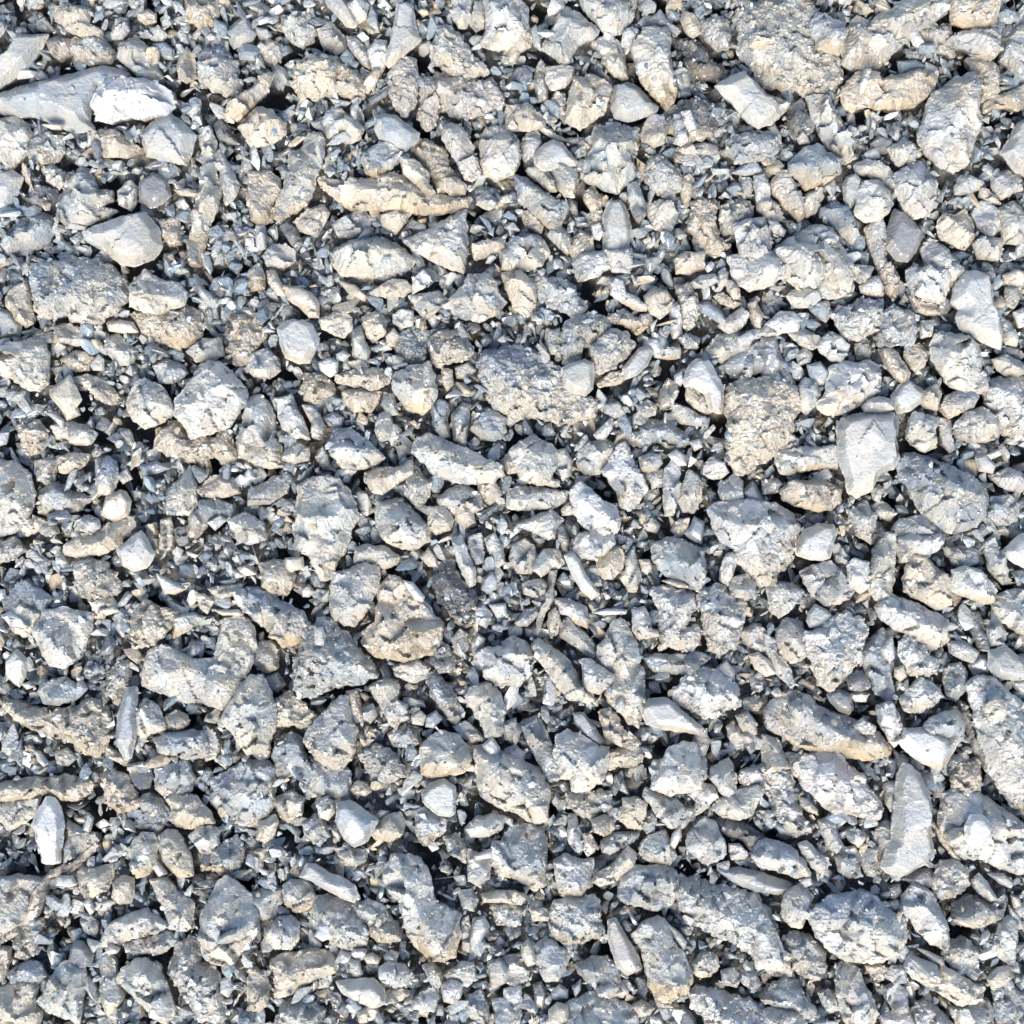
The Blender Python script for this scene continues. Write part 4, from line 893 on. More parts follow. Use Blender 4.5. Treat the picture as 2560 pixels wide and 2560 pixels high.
1817,1817 1836,1803 1856,1836 1863,1870 1843,1876 1823,1843;gm09
1856,1836 1876,1830 1889,1876 1876,1886 1863,1863;gm010
1853,1750 1889,1737 1909,1757 1896,1777 1863,1777;gc08
1874,1267 1927,1287 1953,1306 1986,1300 2006,1326 1993,1359 1986,1393 1966,1419 1946,1439 1927,1379 1920,1326;tc011;yellow-buff crusted edge stone just beside the big pale shield stone|broken_stone|stone
1993,1359 2013,1326 2046,1310 2086,1313 2092,1333 2086,1359 2076,1393 2059,1399 2026,1399 1993,1386;gs012;grey stone with smooth leaning roof-like face|broken_stone|stone
2006,1432 2039,1412 2079,1403 2105,1426 2125,1452 2139,1472 2125,1499 2099,1509 2066,1512 2033,1492 2013,1459;gm012;chunky grey stone with pale lower facet just below the roof-faced grey stone|broken_stone|stone
2122,1412 2139,1399 2172,1406 2178,1439 2175,1465 2152,1482 2125,1459;wm112
2178,1432 2192,1373 2218,1330 2241,1333 2245,1379 2238,1439 2231,1485 2211,1505 2192,1499 2178,1472;gm012;upright grey splitter with dark left face|broken_stone|stone
2231,1326 2251,1300 2291,1293 2317,1290 2344,1313 2357,1333 2331,1343 2284,1340 2251,1346;bm010;deep blue-grey chunk just below the blue-topped boulder|broken_stone|stone
2248,1346 2291,1333 2351,1333 2361,1359 2344,1379 2317,1396 2291,1386 2278,1406 2251,1406 2251,1373;wm011;pale capping stone just above the tan-flanked block|broken_stone|stone
2278,1399 2291,1386 2324,1399 2357,1426 2384,1452 2390,1485 2384,1512 2344,1525 2311,1505 2264,1479 2264,1446;tm012;blocky stone with smooth tan flank|stone_block|stone block
2384,1426 2423,1416 2457,1432 2483,1459 2496,1472 2490,1505 2463,1512 2417,1492 2387,1482;wm113;pale smooth block with golden undercut edge|stone_block|stone block
2364,1373 2404,1366 2443,1373 2447,1406 2417,1419 2384,1412;bc09
2463,1359 2490,1340 2510,1386 2523,1432 2536,1459 2510,1462 2476,1426;gm09
2510,1379 2549,1340 2599,1326 2602,1419 2563,1419 2529,1399;ws011
2119,1273 2165,1260 2192,1287 2185,1326 2178,1359 2152,1346 2132,1306;gc010
2079,1366 2099,1359 2125,1393 2119,1412 2092,1406;gm08
2178,1306 2205,1306 2218,1333 2192,1366 2172,1346;dm06
1920,1472 1946,1456 1986,1459 2013,1479 1993,1505 1973,1532 1950,1545 1927,1525;gm011;three-sided grey stone with a ridge just below the big pale shield stone|broken_stone|stone
2023,1532 2039,1512 2066,1525 2079,1538 2052,1565 2026,1568 2019,1552;bs012
1946,1571 1973,1545 2006,1558 2013,1598 2023,1638 1993,1658 1960,1651 1943,1611;gm110;grey upright lump with buff chin just beside the funnel-shaped boulder|stone_lump|lump
2013,1585 2052,1565 2086,1538 2125,1532 2158,1545 2172,1571 2165,1611 2152,1651 2125,1684 2105,1711 2079,1727 2052,1711 2033,1671 2019,1624;wc113;big funnel-shaped cream-grey boulder|small_boulder|boulder
1913,1585 1940,1598 1946,1631 1973,1664 1990,1711 1980,1717 1946,1691 1927,1651 1913,1624;gm010
2192,1518 2225,1485 2264,1499 2311,1518 2344,1532 2377,1558 2377,1598 2357,1618 2331,1631 2298,1605 2264,1585 2238,1571 2205,1545;gm012;rugged grey slab with blue shaded centre|flat_stone|slab
2483,1499 2516,1479 2563,1472 2582,1485 2582,1585 2556,1585 2516,1558 2490,1532;gm011;rounded grey boulder beside border just beside the golden-undercut block|small_boulder|boulder
2423,1532 2450,1532 2470,1585 2473,1631 2450,1624 2430,1578;dm08
2467,1552 2496,1552 2523,1585 2516,1611 2476,1618 2470,1585;gm09
2476,1631 2516,1615 2543,1638 2576,1664 2576,1697 2536,1701 2490,1691 2476,1664;gs012;plain light grey pentagonal stone just above the enormous border slab|broken_stone|stone
2370,1605 2417,1605 2450,1631 2437,1658 2410,1651 2377,1631;gm09
2423,1664 2450,1638 2476,1644 2476,1684 2437,1691;bs07
2162,1624 2185,1591 2211,1571 2225,1598 2238,1638 2231,1677 2238,1730 2225,1757 2192,1730 2172,1684 2158,1651;bm010;tall cool-grey stacked shard|broken_stone|stone
2202,1624 2231,1591 2238,1644 2225,1658;ws012
2251,1605 2271,1585 2298,1605 2324,1631 2351,1664 2344,1684 2317,1691 2278,1691 2258,1651;wc112;cream knobbly elongated stone just below the rugged slab with blue centre|knobby_stone|stone
2238,1671 2258,1664 2268,1691 2251,1704 2238,1691;ts011
2278,1724 2304,1691 2337,1711 2364,1744 2331,1770 2304,1783 2264,1777 2251,1750;wm011;blue-white rumpled stone just above the white bat-shaped stone|broken_stone|stone
2119,1697 2145,1677 2172,1691 2178,1717 2158,1730 2125,1724;dm210
2069,1737 2099,1724 2125,1737 2135,1770 2125,1787 2099,1777 2079,1757;ds210
2125,1737 2152,1730 2175,1737 2168,1757 2139,1754;wm09
2364,1671 2404,1658 2420,1684 2417,1724 2397,1750 2370,1737 2364,1704;bm09
1913,1777 1946,1744 1980,1730 2026,1737 2052,1770 2119,1797 2158,1810 2205,1836 2231,1870 2231,1889 2178,1903 2119,1896 2079,1889 2033,1883 1986,1863 1953,1836 1920,1823;gm111;wide boat-shaped boulder with straight cream keel|small_boulder|boulder
1973,1764 1999,1744 2029,1764 2039,1810 2013,1810 1986,1790;bm014
2132,1817 2158,1797 2192,1817 2185,1836 2152,1836;wm013
2195,1764 2231,1757 2245,1777 2258,1817 2251,1856 2238,1870 2218,1836 2198,1803;wm012
2251,1856 2264,1823 2311,1823 2351,1836 2377,1850 2404,1830 2390,1870 2370,1909 2351,1929 2311,1909 2271,1883;ws012;smooth white bat-shaped stone|broken_stone|stone
2311,1817 2331,1797 2364,1783 2397,1777 2417,1803 2410,1836 2370,1843 2344,1850 2317,1843;bm013;crumbly chip riding on the bat-shaped stone just above the white bat-shaped stone|stone_chip|stone chip
2423,1711 2450,1691 2490,1691 2536,1737 2582,1777 2602,1843 2602,1992 2569,1992 2516,1976 2476,1929 2463,1876 2450,1823 2437,1764;wm013;enormous pale slab on the border with a dark side|flat_stone|slab
2397,1750 2417,1757 2443,1810 2457,1863 2470,1929 2443,1896 2417,1823;dm06
2463,1770 2490,1744 2516,1757 2516,1790 2490,1803 2470,1790;tm016
2523,1704 2569,1697 2582,1724 2556,1737;gs08
1907,1836 1946,1850 1960,1883 1973,1916 1940,1929 1907,1929;gm19
1970,1896 2013,1883 2066,1896 2105,1916 2099,1949 2019,1959 1980,1936;gm08;flat grey-blue slab in shade just below the boat-shaped boulder|flat_stone|slab
2238,1876 2271,1896 2291,1936 2245,1936;bm06
2377,1896 2417,1883 2443,1923 2417,1956 2377,1942;bc07
-20,1966 0,1960 66,1950 132,1943 212,1946 225,1966 219,1986 185,2003 146,2006 113,1986 73,1999 0,2006 -20,1999;tm09;long flat slab with a cream front rim|flat_stone|slab
-20,2006 73,1999 99,1993 93,2026 66,2052 33,2072 13,2079 0,2059 -20,2052;gm08;grey shelf chip just below the long cream-rimmed slab|stone_chip|stone chip
113,1996 132,1999 146,2019 156,2066 149,2119 146,2158 126,2162 103,2158 93,2119 86,2086 76,2066 86,2039;Ws012;shiny silvery upright stone with dark right edge|broken_stone|stone
235,2109 248,2119 219,2145 185,2165 152,2185 119,2198 109,2225 109,2251 93,2291 66,2317 33,2344 -20,2374 -20,2354 20,2331 46,2304 60,2271 79,2231 99,2198 139,2172 192,2145;tm09;long narrow bent buff ribbon of stone just beside the buff-rimmed border stone|broken_stone|stone
-20,2198 40,2192 86,2198 103,2205 86,2238 66,2271 53,2304 20,2331 -20,2354;gm111;large smooth grey stone at the border with a buff rim|broken_stone|stone
166,2052 199,2072 232,2086 245,2105 219,2125 185,2145 166,2152 159,2112;gm08;bluish grey broken wedge just beside the silvery upright stone|stone_wedge|stone
248,1940 278,1930 308,1940 325,1966 344,1999 351,2019 325,2033 291,2033 265,2013 262,1980;tc09;irregular cream and grey chunk just above the hooked grey stone|broken_stone|stone
318,1913 371,1907 378,1946 371,1970 344,1966 325,1946;pm08
381,1920 464,1900 480,1946 474,1980 450,1993 411,1993 388,1973;bm19;grey-blue rounded stone with cream base just above the cream arched wedge|broken_stone|stone
411,1999 444,1986 484,1993 503,2013 523,2039 533,2059 503,2062 470,2076 437,2072 417,2052 424,2026;tm010;cream arched wedge with a sharp tip|stone_wedge|stone
344,1999 371,1986 404,2006 424,2039 404,2072 391,2089 358,2072 331,2066 351,2039;bc08;dark blue splintery chip just beside the cream arched wedge|stone_chip|stone chip
513,1953 563,1933 603,1907 649,1900 682,1920 682,2019 649,2072 623,2072 596,2059 563,2033 543,1993;bm09;steel-blue streaked slab sloping in just beside the cream arched wedge|flat_stone|slab
331,2105 351,2086 378,2086 391,2105 388,2139 381,2172 364,2192 344,2198 331,2185 328,2152 318,2125;gm111;hooked grey stone with cream foot|broken_stone|stone
397,2092 417,2079 437,2082 457,2112 470,2139 480,2172 480,2192 450,2195 424,2178 404,2152 397,2125;tm011;cream oval stone with dark shoulder|broken_stone|stone
378,2165 391,2152 417,2185 397,2195;ws110
470,2092 490,2072 523,2066 547,2079 543,2112 523,2139 497,2132 480,2105;wm09
497,2139 543,2119 590,2092 609,2132 596,2172 550,2185 503,2178;bc18;tangled bluish lump just beside the dark-shouldered cream oval|stone_lump|lump
185,2192 205,2175 238,2172 278,2165 278,2198 265,2225 238,2238 219,2251 199,2231;tm010;cream and mauve mottled chip just beside the hooked grey stone|stone_chip|stone chip
142,2192 179,2192 192,2211 172,2218 139,2215;ws111
282,2211 305,2192 331,2198 331,2238 325,2258 298,2261 278,2245;tm010
205,2258 225,2245 235,2278 225,2288;ws09
374,2205 411,2198 437,2231 464,2251 480,2264 477,2324 450,2331 417,2324 404,2278 391,2245;gm011;folded grey stone with sharp dark crease|broken_stone|stone
242,2374 258,2331 285,2304 325,2284 364,2278 404,2304 421,2317 384,2337 344,2347 305,2364 278,2370;gm111;dark-topped slab with straight cream edge|flat_stone|slab
262,2374 278,2361 298,2374 291,2384 268,2387;ts012
298,2364 344,2351 384,2344 424,2331 444,2351 431,2370 397,2387 364,2387 325,2384;gc09;gritty underlayer stone just beside the cream-edged dark slab|broken_stone|stone
543,2211 563,2198 596,2218 623,2245 639,2278 643,2331 616,2377 583,2410 556,2417 523,2417 500,2390 494,2344 497,2298 517,2258;gm113;big upright buff-grey boulder of clean seven-sided outline|small_boulder|boulder
176,2377 185,2354 205,2357 232,2390 225,2410 199,2423 172,2404;ds010
46,2324 79,2298 106,2298 99,2344 79,2384 60,2404 33,2390 33,2351;kc18;rust-stained grit wedge just below the buff-rimmed border stone|stone_wedge|stone
-20,2370 26,2370 17,2417 7,2450 -20,2463;tm08
132,2430 159,2410 192,2410 209,2437 205,2483 199,2529 192,2563 152,2549 113,2536 86,2510 113,2470;gm011;plump grey-pink stone with a dark eye-shaped hollow|stone_lump|lump
-20,2483 33,2457 73,2443 86,2476 79,2510 99,2536 93,2582 -20,2582;tm09;pale crusted stone in the corner just beside the eye-hollow stone|broken_stone|stone
13,2443 40,2417 73,2404 99,2417 113,2443 86,2463 33,2470;bm08
252,2390 272,2384 285,2417 291,2463 305,2496 285,2529 265,2543 252,2516 248,2450;gm110;upright grey stone, buff lower flank just beside the heart-like grey stone|broken_stone|stone
285,2457 298,2430 331,2404 364,2404 391,2423 404,2450 417,2483 431,2536 411,2563 371,2549 351,2516 331,2496 305,2476;gm112;heart-like grey stone with cream lower ridge|broken_stone|stone
424,2410 444,2364 470,2344 490,2364 497,2410 523,2423 543,2443 550,2490 560,2549 550,2563 503,2563 477,2536 457,2503 431,2463 417,2443;gc010;speckled dark-to-pale long grey boulder|small_boulder|boulder
550,2450 570,2443 583,2470 570,2496 550,2483;gs08
199,2304 225,2291 245,2311 238,2344 212,2337;gm07
212,2052 219,2033 232,2046 225,2079 205,2079;gs19
719,1920 772,1894 839,1900 872,1933 872,1973 872,1999 852,2006 825,1993 786,1980 759,1960;bm09;slab with glossy dark blue patch and pale rim|flat_stone|slab
875,1973 892,1953 918,1960 928,1980 912,1990 885,1986;tm09
789,2006 812,1993 832,2006 835,2033 819,2052 799,2043;wm010
842,2013 872,2003 898,2019 925,2039 945,2052 931,2079 918,2105 885,2119 859,2099 842,2066;bs012;smooth dark teal-grey stone with chalky corner|broken_stone|stone
925,2086 945,2059 971,2039 998,2033 1011,2052 1008,2086 978,2105 938,2102;tm010
753,2059 786,2039 812,2059 825,2092 799,2112 766,2099;bc08
620,1946 666,1927 686,1946 686,2006 666,2046 640,2072 620,2066;tc08;rough buff stone under crust just below the blue striated stone|broken_stone|stone
647,2059 686,2039 693,2059 680,2099 660,2112 640,2099;tm010
686,1999 726,1980 759,1999 753,2033 719,2059 693,2039;gm18
1054,1986 1077,1960 1110,1950 1137,1970 1137,2033 1124,2043 1097,2039 1071,2019 1057,2006;gs012;smooth grey pentagon pebble|pebble|pebble
1180,1867 1236,1874 1296,1900 1349,1927 1375,1973 1369,2052 1336,2066 1296,2039 1236,2019 1203,1993 1190,1946;gm111;broad rectangular grey stone with pitted lower slope|broken_stone|stone
1037,2026 1064,2026 1097,2046 1124,2052 1104,2086 1071,2112 1051,2105 1037,2066;wc110;cream crusted chip just below the smooth pentagon pebble|stone_chip|stone chip
1163,2072 1190,2046 1230,2039 1263,2046 1256,2072 1223,2092 1177,2096;wm010
1110,2092 1137,2086 1163,2112 1163,2158 1143,2145 1117,2125;gc08
1170,2125 1203,2139 1230,2152 1220,2198 1196,2215 1170,2205;gm09
1230,2105 1256,2105 1283,2132 1276,2198 1249,2192 1230,2158;wm09
1183,2139 1223,2125 1249,2119 1230,2145 1190,2152;ws110
845,2139 878,2125 918,2125 915,2152 892,2165 859,2165;km09
766,2165 786,2165 819,2185 852,2198 885,2218 892,2238 885,2258 852,2245 812,2225 779,2205 746,2195;ws012;pale plank with shadowed underside, tilted|broken_stone|stone
958,2172 978,2145 1018,2142 1051,2152 1071,2185 1077,2225 1090,2264 1117,2278 1147,2291 1147,2351 1137,2397 1110,2410 1071,2404 1037,2377 1018,2337 1004,2298 998,2258 971,2231 958,2205;wm114;largest upright boulder, smooth mauve centre and warm crusted base|small_boulder|boulder
706,2225 726,2205 759,2205 779,2225 792,2251 772,2278 739,2284 713,2264;gm110;grey stone with cream top just beside the tilted pale plank|broken_stone|stone
620,2238 666,2225 700,2225 706,2258 686,2298 653,2304 627,2278;gm08;shaded oblong stone just beside the seven-sided boulder|broken_stone|stone
779,2264 806,2241 839,2245 865,2264 898,2298 918,2331 912,2364 878,2377 839,2370 806,2337 779,2304;gc011;big grey crumbly dome topped by a white chip|stone_chip|stone chip
799,2311 825,2308 829,2344 806,2354 786,2341;Ws014
878,2264 918,2251 958,2271 978,2304 958,2324 925,2317 898,2291;gc09
918,2317 965,2304 998,2311 1004,2344 971,2357 938,2357;tc09
660,2324 693,2298 726,2291 746,2311 746,2351 726,2377 686,2377 660,2351;gm211;smooth grey dome-shaped stone just above the layered buff block|broken_stone|stone
673,2404 713,2390 772,2377 819,2384 845,2404 839,2437 792,2450 753,2470 713,2496 686,2496 680,2443;tm010;layered buff block with brick-like shelves|stone_block|stone block
620,2417 660,2437 673,2470 666,2516 640,2536 620,2529;tm08;cream bottom-left chip just beside the layered buff block|stone_chip|stone chip
905,2390 931,2384 951,2397 945,2410 918,2410;ts09
958,2390 978,2377 998,2384 991,2407 965,2407;wm09
855,2397 898,2404 905,2437 892,2450 865,2423;wm09
948,2423 971,2410 1011,2417 1031,2437 1011,2463 984,2476 965,2463 945,2443;wm012
839,2457 878,2453 931,2450 958,2476 961,2510 938,2523 885,2503 859,2490;gs011;flat grey arrow-shaped slab|flat_stone|slab
965,2483 1004,2470 1024,2483 1004,2503 965,2506;tm010
892,2536 931,2510 945,2529 931,2556 898,2559;tm010
1057,2417 1084,2410 1104,2430 1104,2463 1090,2480 1071,2450;gm09
1110,2443 1150,2410 1183,2410 1190,2443 1170,2470 1137,2476;gm110
1104,2470 1130,2450 1157,2463 1150,2496 1137,2510 1110,2506;wm011
1031,2510 1051,2483 1084,2470 1097,2496 1084,2529 1051,2529 1031,2523;wm010
1183,2298 1210,2291 1223,2317 1196,2364 1177,2351;bs09
1150,2304 1170,2291 1177,2337 1177,2384 1157,2377;bm08
1220,2410 1249,2397 1276,2423 1263,2457 1230,2476 1223,2443;wm09
1143,2231 1177,2225 1196,2251 1183,2278 1157,2271;gm08
1203,2238 1243,2231 1289,2231 1322,2245 1302,2264 1256,2258 1210,2258;tm010
1223,2264 1269,2251 1302,2271 1302,2311 1269,2317 1243,2311;gc08
1203,2317 1230,2324 1263,2337 1236,2351 1210,2344;dm06
1230,2503 1269,2496 1302,2529 1296,2569 1243,2563;wm09
1170,2490 1203,2476 1223,2516 1216,2563 1183,2549 1163,2523;bc08
819,2476 845,2483 878,2523 865,2549 832,2523;dm07
700,2510 739,2490 786,2516 812,2529 786,2582 686,2582;bc07;bluish crumbly mass at the lower border just below the layered buff block|broken_stone|stone
1280,2066 1326,2066 1359,2072 1369,2112 1366,2172 1366,2218 1340,2231 1306,2211 1260,2185 1240,2139 1260,2086;bm19;pale blue lumpy stone with a fringe of buff just below the broad pitted rectangle|stone_lump|lump
1386,2152 1412,2139 1446,2152 1482,2152 1479,2218 1452,2245 1426,2248 1399,2245 1393,2198;wm110;grey stone with square cream lower face just beside the cream feather-shaped stone|broken_stone|stone
1432,1900 1492,1894 1499,1946 1472,1980 1452,1983 1432,1980 1426,1940;wm111;cream rectangle on a grey knob just below the flat cream-topped block|knobby_stone|stone
1419,1993 1465,1980 1499,1980 1525,1986 1532,2019 1512,2033 1472,2046 1439,2033 1419,2019;kc09;nest-like dark gritty clump|mud_clod|mud clod
1558,1999 1591,1996 1618,2013 1618,2039 1605,2072 1571,2072 1545,2046 1558,2019;tm012
1479,2052 1512,2039 1535,2052 1538,2072 1512,2092 1485,2079;tm010
1422,2039 1439,2039 1452,2086 1459,2125 1439,2132 1419,2099;gm09
1456,2086 1479,2086 1492,2112 1485,2132 1469,2142 1459,2125;tm010
1502,2105 1532,2086 1578,2082 1598,2086 1585,2105 1552,2125 1525,2139 1505,2132;bm09
1571,2119 1591,2139 1585,2172 1558,2198 1525,2211 1499,2218 1479,2205 1499,2185 1532,2165 1558,2139;tm011;cream feather-shaped stone beside a dark slot|broken_stone|stone
1479,2152 1545,2119 1571,2119 1532,2165 1492,2198 1479,2198;dm05
1615,1973 1631,1980 1664,1993 1697,2006 1717,2026 1737,2026 1730,2052 1704,2072 1677,2072 1651,2046 1631,2019 1611,1993;gm012;grey duck-shaped stone with streaked flat face|broken_stone|stone
1681,2086 1701,2066 1704,2092 1687,2122 1677,2112;ws112
1611,2033 1631,2026 1644,2046 1638,2079 1618,2086 1605,2066;bm08
1605,2112 1624,2092 1664,2079 1677,2099 1691,2139 1677,2165 1644,2165 1611,2145 1598,2125;gm110;rounded crusty grey stone, buff below just above the barrel-shaped stone|broken_stone|stone
1717,2105 1737,2066 1764,2046 1790,2059 1810,2105 1820,2139 1797,2158 1770,2165 1737,2145 1717,2125;bm012;split-faced grey-blue stone with dark side facet|broken_stone|stone
1711,1980 1750,1960 1790,1966 1797,1993 1777,2013 1757,2033 1737,2039 1744,2006;wm110
1780,1920 1823,1900 1843,1940 1843,1980 1817,1996 1797,1973 1777,1946;gm012
1853,1927 1889,1920 1919,1933 1916,1966 1876,1973 1850,1960;wc19
1797,1999 1843,1980 1896,1966 1909,1980 1896,2013 1883,2039 1850,2052 1810,2046 1783,2026;gm011;broad grey fan-like stone just above the split-faced stone|broken_stone|stone
1777,2046 1830,2052 1876,2066 1909,2086 1909,2125 1876,2125 1863,2105 1823,2092 1803,2079;dm07;dusky grey slope just beside the split-faced stone|broken_stone|stone
1823,2112 1850,2112 1876,2139 1863,2152 1830,2152;wm09
1624,1920 1638,1907 1684,1900 1764,1900 1777,1946 1737,1966 1711,1980 1671,1966 1631,1953;wc011;pebble-studded pale shelf just above the duck-shaped grey stone|pebble|pebble
1800,2178 1850,2172 1903,2185 1942,2198 1982,2211 1989,2231 1942,2238 1876,2225 1823,2198;bs08;flat blue-grey plate just beside the creamy-bottomed egg|broken_stone|stone
1552,2198 1585,2172 1624,2172 1671,2165 1691,2185 1697,2238 1677,2264 1651,2281 1611,2278 1571,2264 1545,2245;bm012;barrel-shaped stone with a smooth grey window|broken_stone|stone
1691,2198 1744,2198 1790,2218 1850,2225 1889,2238 1929,2278 1942,2331 1976,2384 1989,2450 1942,2450 1889,2404 1850,2370 1810,2351 1757,2331 1730,2304 1691,2264;wc09;huge rugged boulder slope of pale crumbs running down|small_boulder|boulder
1386,2258 1432,2248 1479,2245 1499,2258 1499,2291 1512,2324 1499,2351 1459,2364 1412,2364 1373,2344 1373,2298;wc011;lumpy whitish clod with a smooth grey inset|mud_clod|mud clod
1326,2278 1359,2271 1379,2284 1373,2304 1333,2304;tm09
1306,2364 1320,2351 1333,2370 1340,2410 1320,2417 1303,2390;ts011
1340,2364 1366,2344 1393,2364 1426,2390 1412,2430 1393,2457 1366,2457 1346,2423 1333,2397;bm010;blue-grey diagonal stone with white tip just below the grey-inset clod|broken_stone|stone
1439,2417 1479,2397 1518,2397 1545,2423 1552,2463 1518,2470 1472,2457 1446,2437;bm010;smooth light blue-grey chip with ragged rim just below the sleek dark bean|stone_chip|stone chip
1522,2304 1538,2298 1558,2331 1578,2364 1598,2404 1605,2423 1571,2440 1545,2423 1532,2384 1522,2344;ks012;sleek dark grey-brown bean-shaped stone|broken_stone|stone
1581,2344 1611,2311 1651,2298 1671,2311 1684,2357 1711,2390 1730,2437 1734,2463 1717,2490 1677,2510 1644,2503 1624,2470 1618,2423 1605,2384 1591,2364;gm114;big upright grey slab with pale crusted top|flat_stone|slab
1671,2311 1697,2331 1717,2357 1711,2377 1684,2344;bs011
1730,2410 1757,2384 1790,2390 1797,2417 1777,2443 1744,2443;gc19
1803,2430 1836,2423 1853,2443 1843,2470 1810,2463;gm09
1856,2423 1889,2430 1903,2463 1883,2483 1856,2457;gm09
1485,2476 1525,2450 1571,2457 1581,2476 1558,2496 1518,2496;wm110
1426,2510 1485,2490 1545,2503 1578,2523 1595,2549 1595,2616 1412,2632 1353,2599 1353,2556 1399,2536;wm012;large pale stone at the lower border with smooth top|broken_stone|stone
1373,2529 1393,2510 1419,2516 1422,2549 1393,2569 1373,2556;ts013
1379,2483 1399,2463 1419,2476 1419,2496 1386,2500;bs09
1432,2470 1452,2450 1452,2476 1439,2496;bs09
1333,2463 1353,2457 1366,2483 1359,2523 1340,2516;ds07
1260,2397 1300,2390 1323,2417 1320,2450 1287,2470 1260,2457;gm08
1260,2476 1300,2470 1303,2503 1293,2536 1260,2543;wm09
1578,2516 1605,2503 1638,2523 1624,2539 1598,2543;tm010
1634,2483 1671,2510 1697,2516 1664,2523 1641,2516;tc09
1721,2483 1764,2476 1823,2490 1876,2510 1916,2529 1942,2569 1942,2602 1810,2609 1777,2569 1737,2529;wc09;wide pale rubble boulder at the lower border just beside the deep blue angular stone|small_boulder|boulder
1664,2516 1711,2516 1737,2549 1744,2582 1704,2582 1677,2549;ds06
1618,2529 1651,2536 1664,2569 1624,2569;ds06
1986,1920 2019,1894 2072,1874 2105,1887 2139,1927 2172,1946 2172,1966 2185,1980 2211,2013 2211,2046 2192,2056 2165,2052 2132,2039 2105,2033 2086,2039 2066,2019 2046,1999 2013,1973;wm112;long pale slanting stone ending in a smooth cream head|broken_stone|stone
1880,1920 1940,1894 1973,1920 1986,1966 1999,2006 2006,2039 2033,2066 2039,2086 2006,2092 1986,2099 1960,2086 1940,2046 1920,1986;wc09;crumbly pale mass with pebble tips just beside the cream-headed stone|pebble|pebble
1999,1993 2019,1999 2046,2026 2046,2039 2019,2029 2003,2013;tm010
2046,2052 2072,2046 2092,2059 2099,2092 2109,2112 2092,2135 2072,2119 2059,2092;gm09
2112,2079 2139,2069 2165,2086 2165,2099 2149,2122 2125,2105;gm09
1920,2099 1960,2112 1993,2132 2019,2165 2026,2192 1999,2198 1953,2185 1900,2172 1880,2139 1900,2105;wm312;cream-bellied stone with dark back just above the creamy-bottomed egg|broken_stone|stone
1999,2112 2019,2105 2046,2132 2072,2145 2079,2165 2059,2188 2033,2172 2013,2145;wm010
2092,2145 2112,2119 2139,2119 2152,2139 2152,2185 2125,2198 2099,2178;bm09
2152,2139 2172,2125 2198,2119 2198,2158 2192,2192 2172,2192 2155,2165;gm09
2248,1946 2264,1913 2284,1920 2304,1940 2324,1980 2334,2026 2331,2072 2337,2132 2324,2158 2291,2178 2258,2195 2225,2185 2208,2172 2218,2139 2235,2099 2238,2046 2245,1999;gs014;tall triangular clean grey slab, widest at foot|flat_stone|slab
2198,2066 2218,2052 2235,2066 2235,2105 2218,2139 2205,2158 2192,2132 2185,2099;km08
2211,1960 2245,1953 2241,2006 2231,2033 2218,2013;gm07
2364,1986 2397,1976 2443,1980 2483,2006 2536,2039 2569,2072 2602,2105 2602,2185 2549,2192 2503,2172 2450,2152 2417,2152 2384,2125 2364,2099 2351,2066 2357,2026;gm011;sprawling grey boulder reaching the border|small_boulder|boulder
2417,2066 2430,2039 2457,2039 2480,2066 2476,2092 2457,2119 2430,2119 2417,2099;Ws116
2367,2086 2390,2072 2417,2072 2417,2099 2390,2112 2370,2105;tm014
2337,2059 2351,2079 2377,2119 2404,2152 2384,2145 2351,2105;om09
2377,1953 2404,1913 2450,1900 2457,1953 2450,1976 2417,1980 2384,1976;tc09;cream speckled chip just below the white bat-shaped stone|stone_chip|stone chip
2483,1900 2536,1894 2602,1920 2602,2052 2569,2046 2529,2006 2503,1973 2490,1940;wc010;pale knobbly boulder corner just above the sprawling border boulder|small_boulder|boulder
2331,1960 2351,1946 2364,1966 2357,1993 2337,1993;ds07
2331,2192 2357,2158 2397,2152 2423,2178 2427,2211 2404,2231 2377,2251 2344,2245 2331,2225;gc010;gritty grey stone with fan-like fringe just above the black-topped block|broken_stone|stone
2264,2198 2291,2178 2324,2172 2341,2198 2324,2221 2291,2218;ds09
2433,2205 2450,2185 2470,2205 2490,2238 2496,2251 2476,2255 2450,2238;gm012
2470,2185 2510,2185 2536,2211 2529,2221 2503,2211;bs010
2384,2264 2423,2245 2450,2245 2483,2258 2516,2225 2520,2264 2510,2298 2476,2317 2437,2321 2404,2317 2384,2298;dm111;black-topped block with a cream front face|stone_block|stone block
1956,2264 1966,2238 1993,2218 2019,2225 2033,2245 2023,2284 2006,2321 1980,2321 1960,2298;gm112;small egg-shaped stone with creamy lower half|broken_stone|stone
2023,2298 2046,2271 2086,2245 2125,2238 2172,2235 2198,2251 2225,2278 2264,2298 2274,2331 2274,2364 2258,2384 2225,2404 2185,2417 2139,2410 2105,2404 2072,2377 2046,2351;gm315;broadest stone near bottom, blue dome with sharp edge and cream foot|broken_stone|stone
1999,2202 2026,2192 2033,2211 2013,2221;ws011
2218,2258 2245,2251 2255,2271 2238,2278 2218,2271;gs09
2221,2218 2251,2211 2255,2231 2238,2251 2225,2245;ds08
2264,2245 2291,2211 2324,2225 2344,2251 2364,2291 2377,2331 2380,2370 2364,2380 2331,2364 2298,2331 2278,2298 2251,2284;wm012;long pale blade pointing toward the lower edge|long_stone|stone
1887,2317 1920,2304 1946,2337 1960,2377 1980,2397 1966,2417 1933,2430 1894,2423;wm111;cream face stone with ragged rim just beside the huge rugged crumb boulder|broken_stone|stone
1963,2344 1999,2331 2039,2351 2069,2384 2066,2417 2052,2457 2013,2450 1986,2417 1966,2384;gc110;shaded crusty grey stone just above the deep blue angular stone|broken_stone|stone
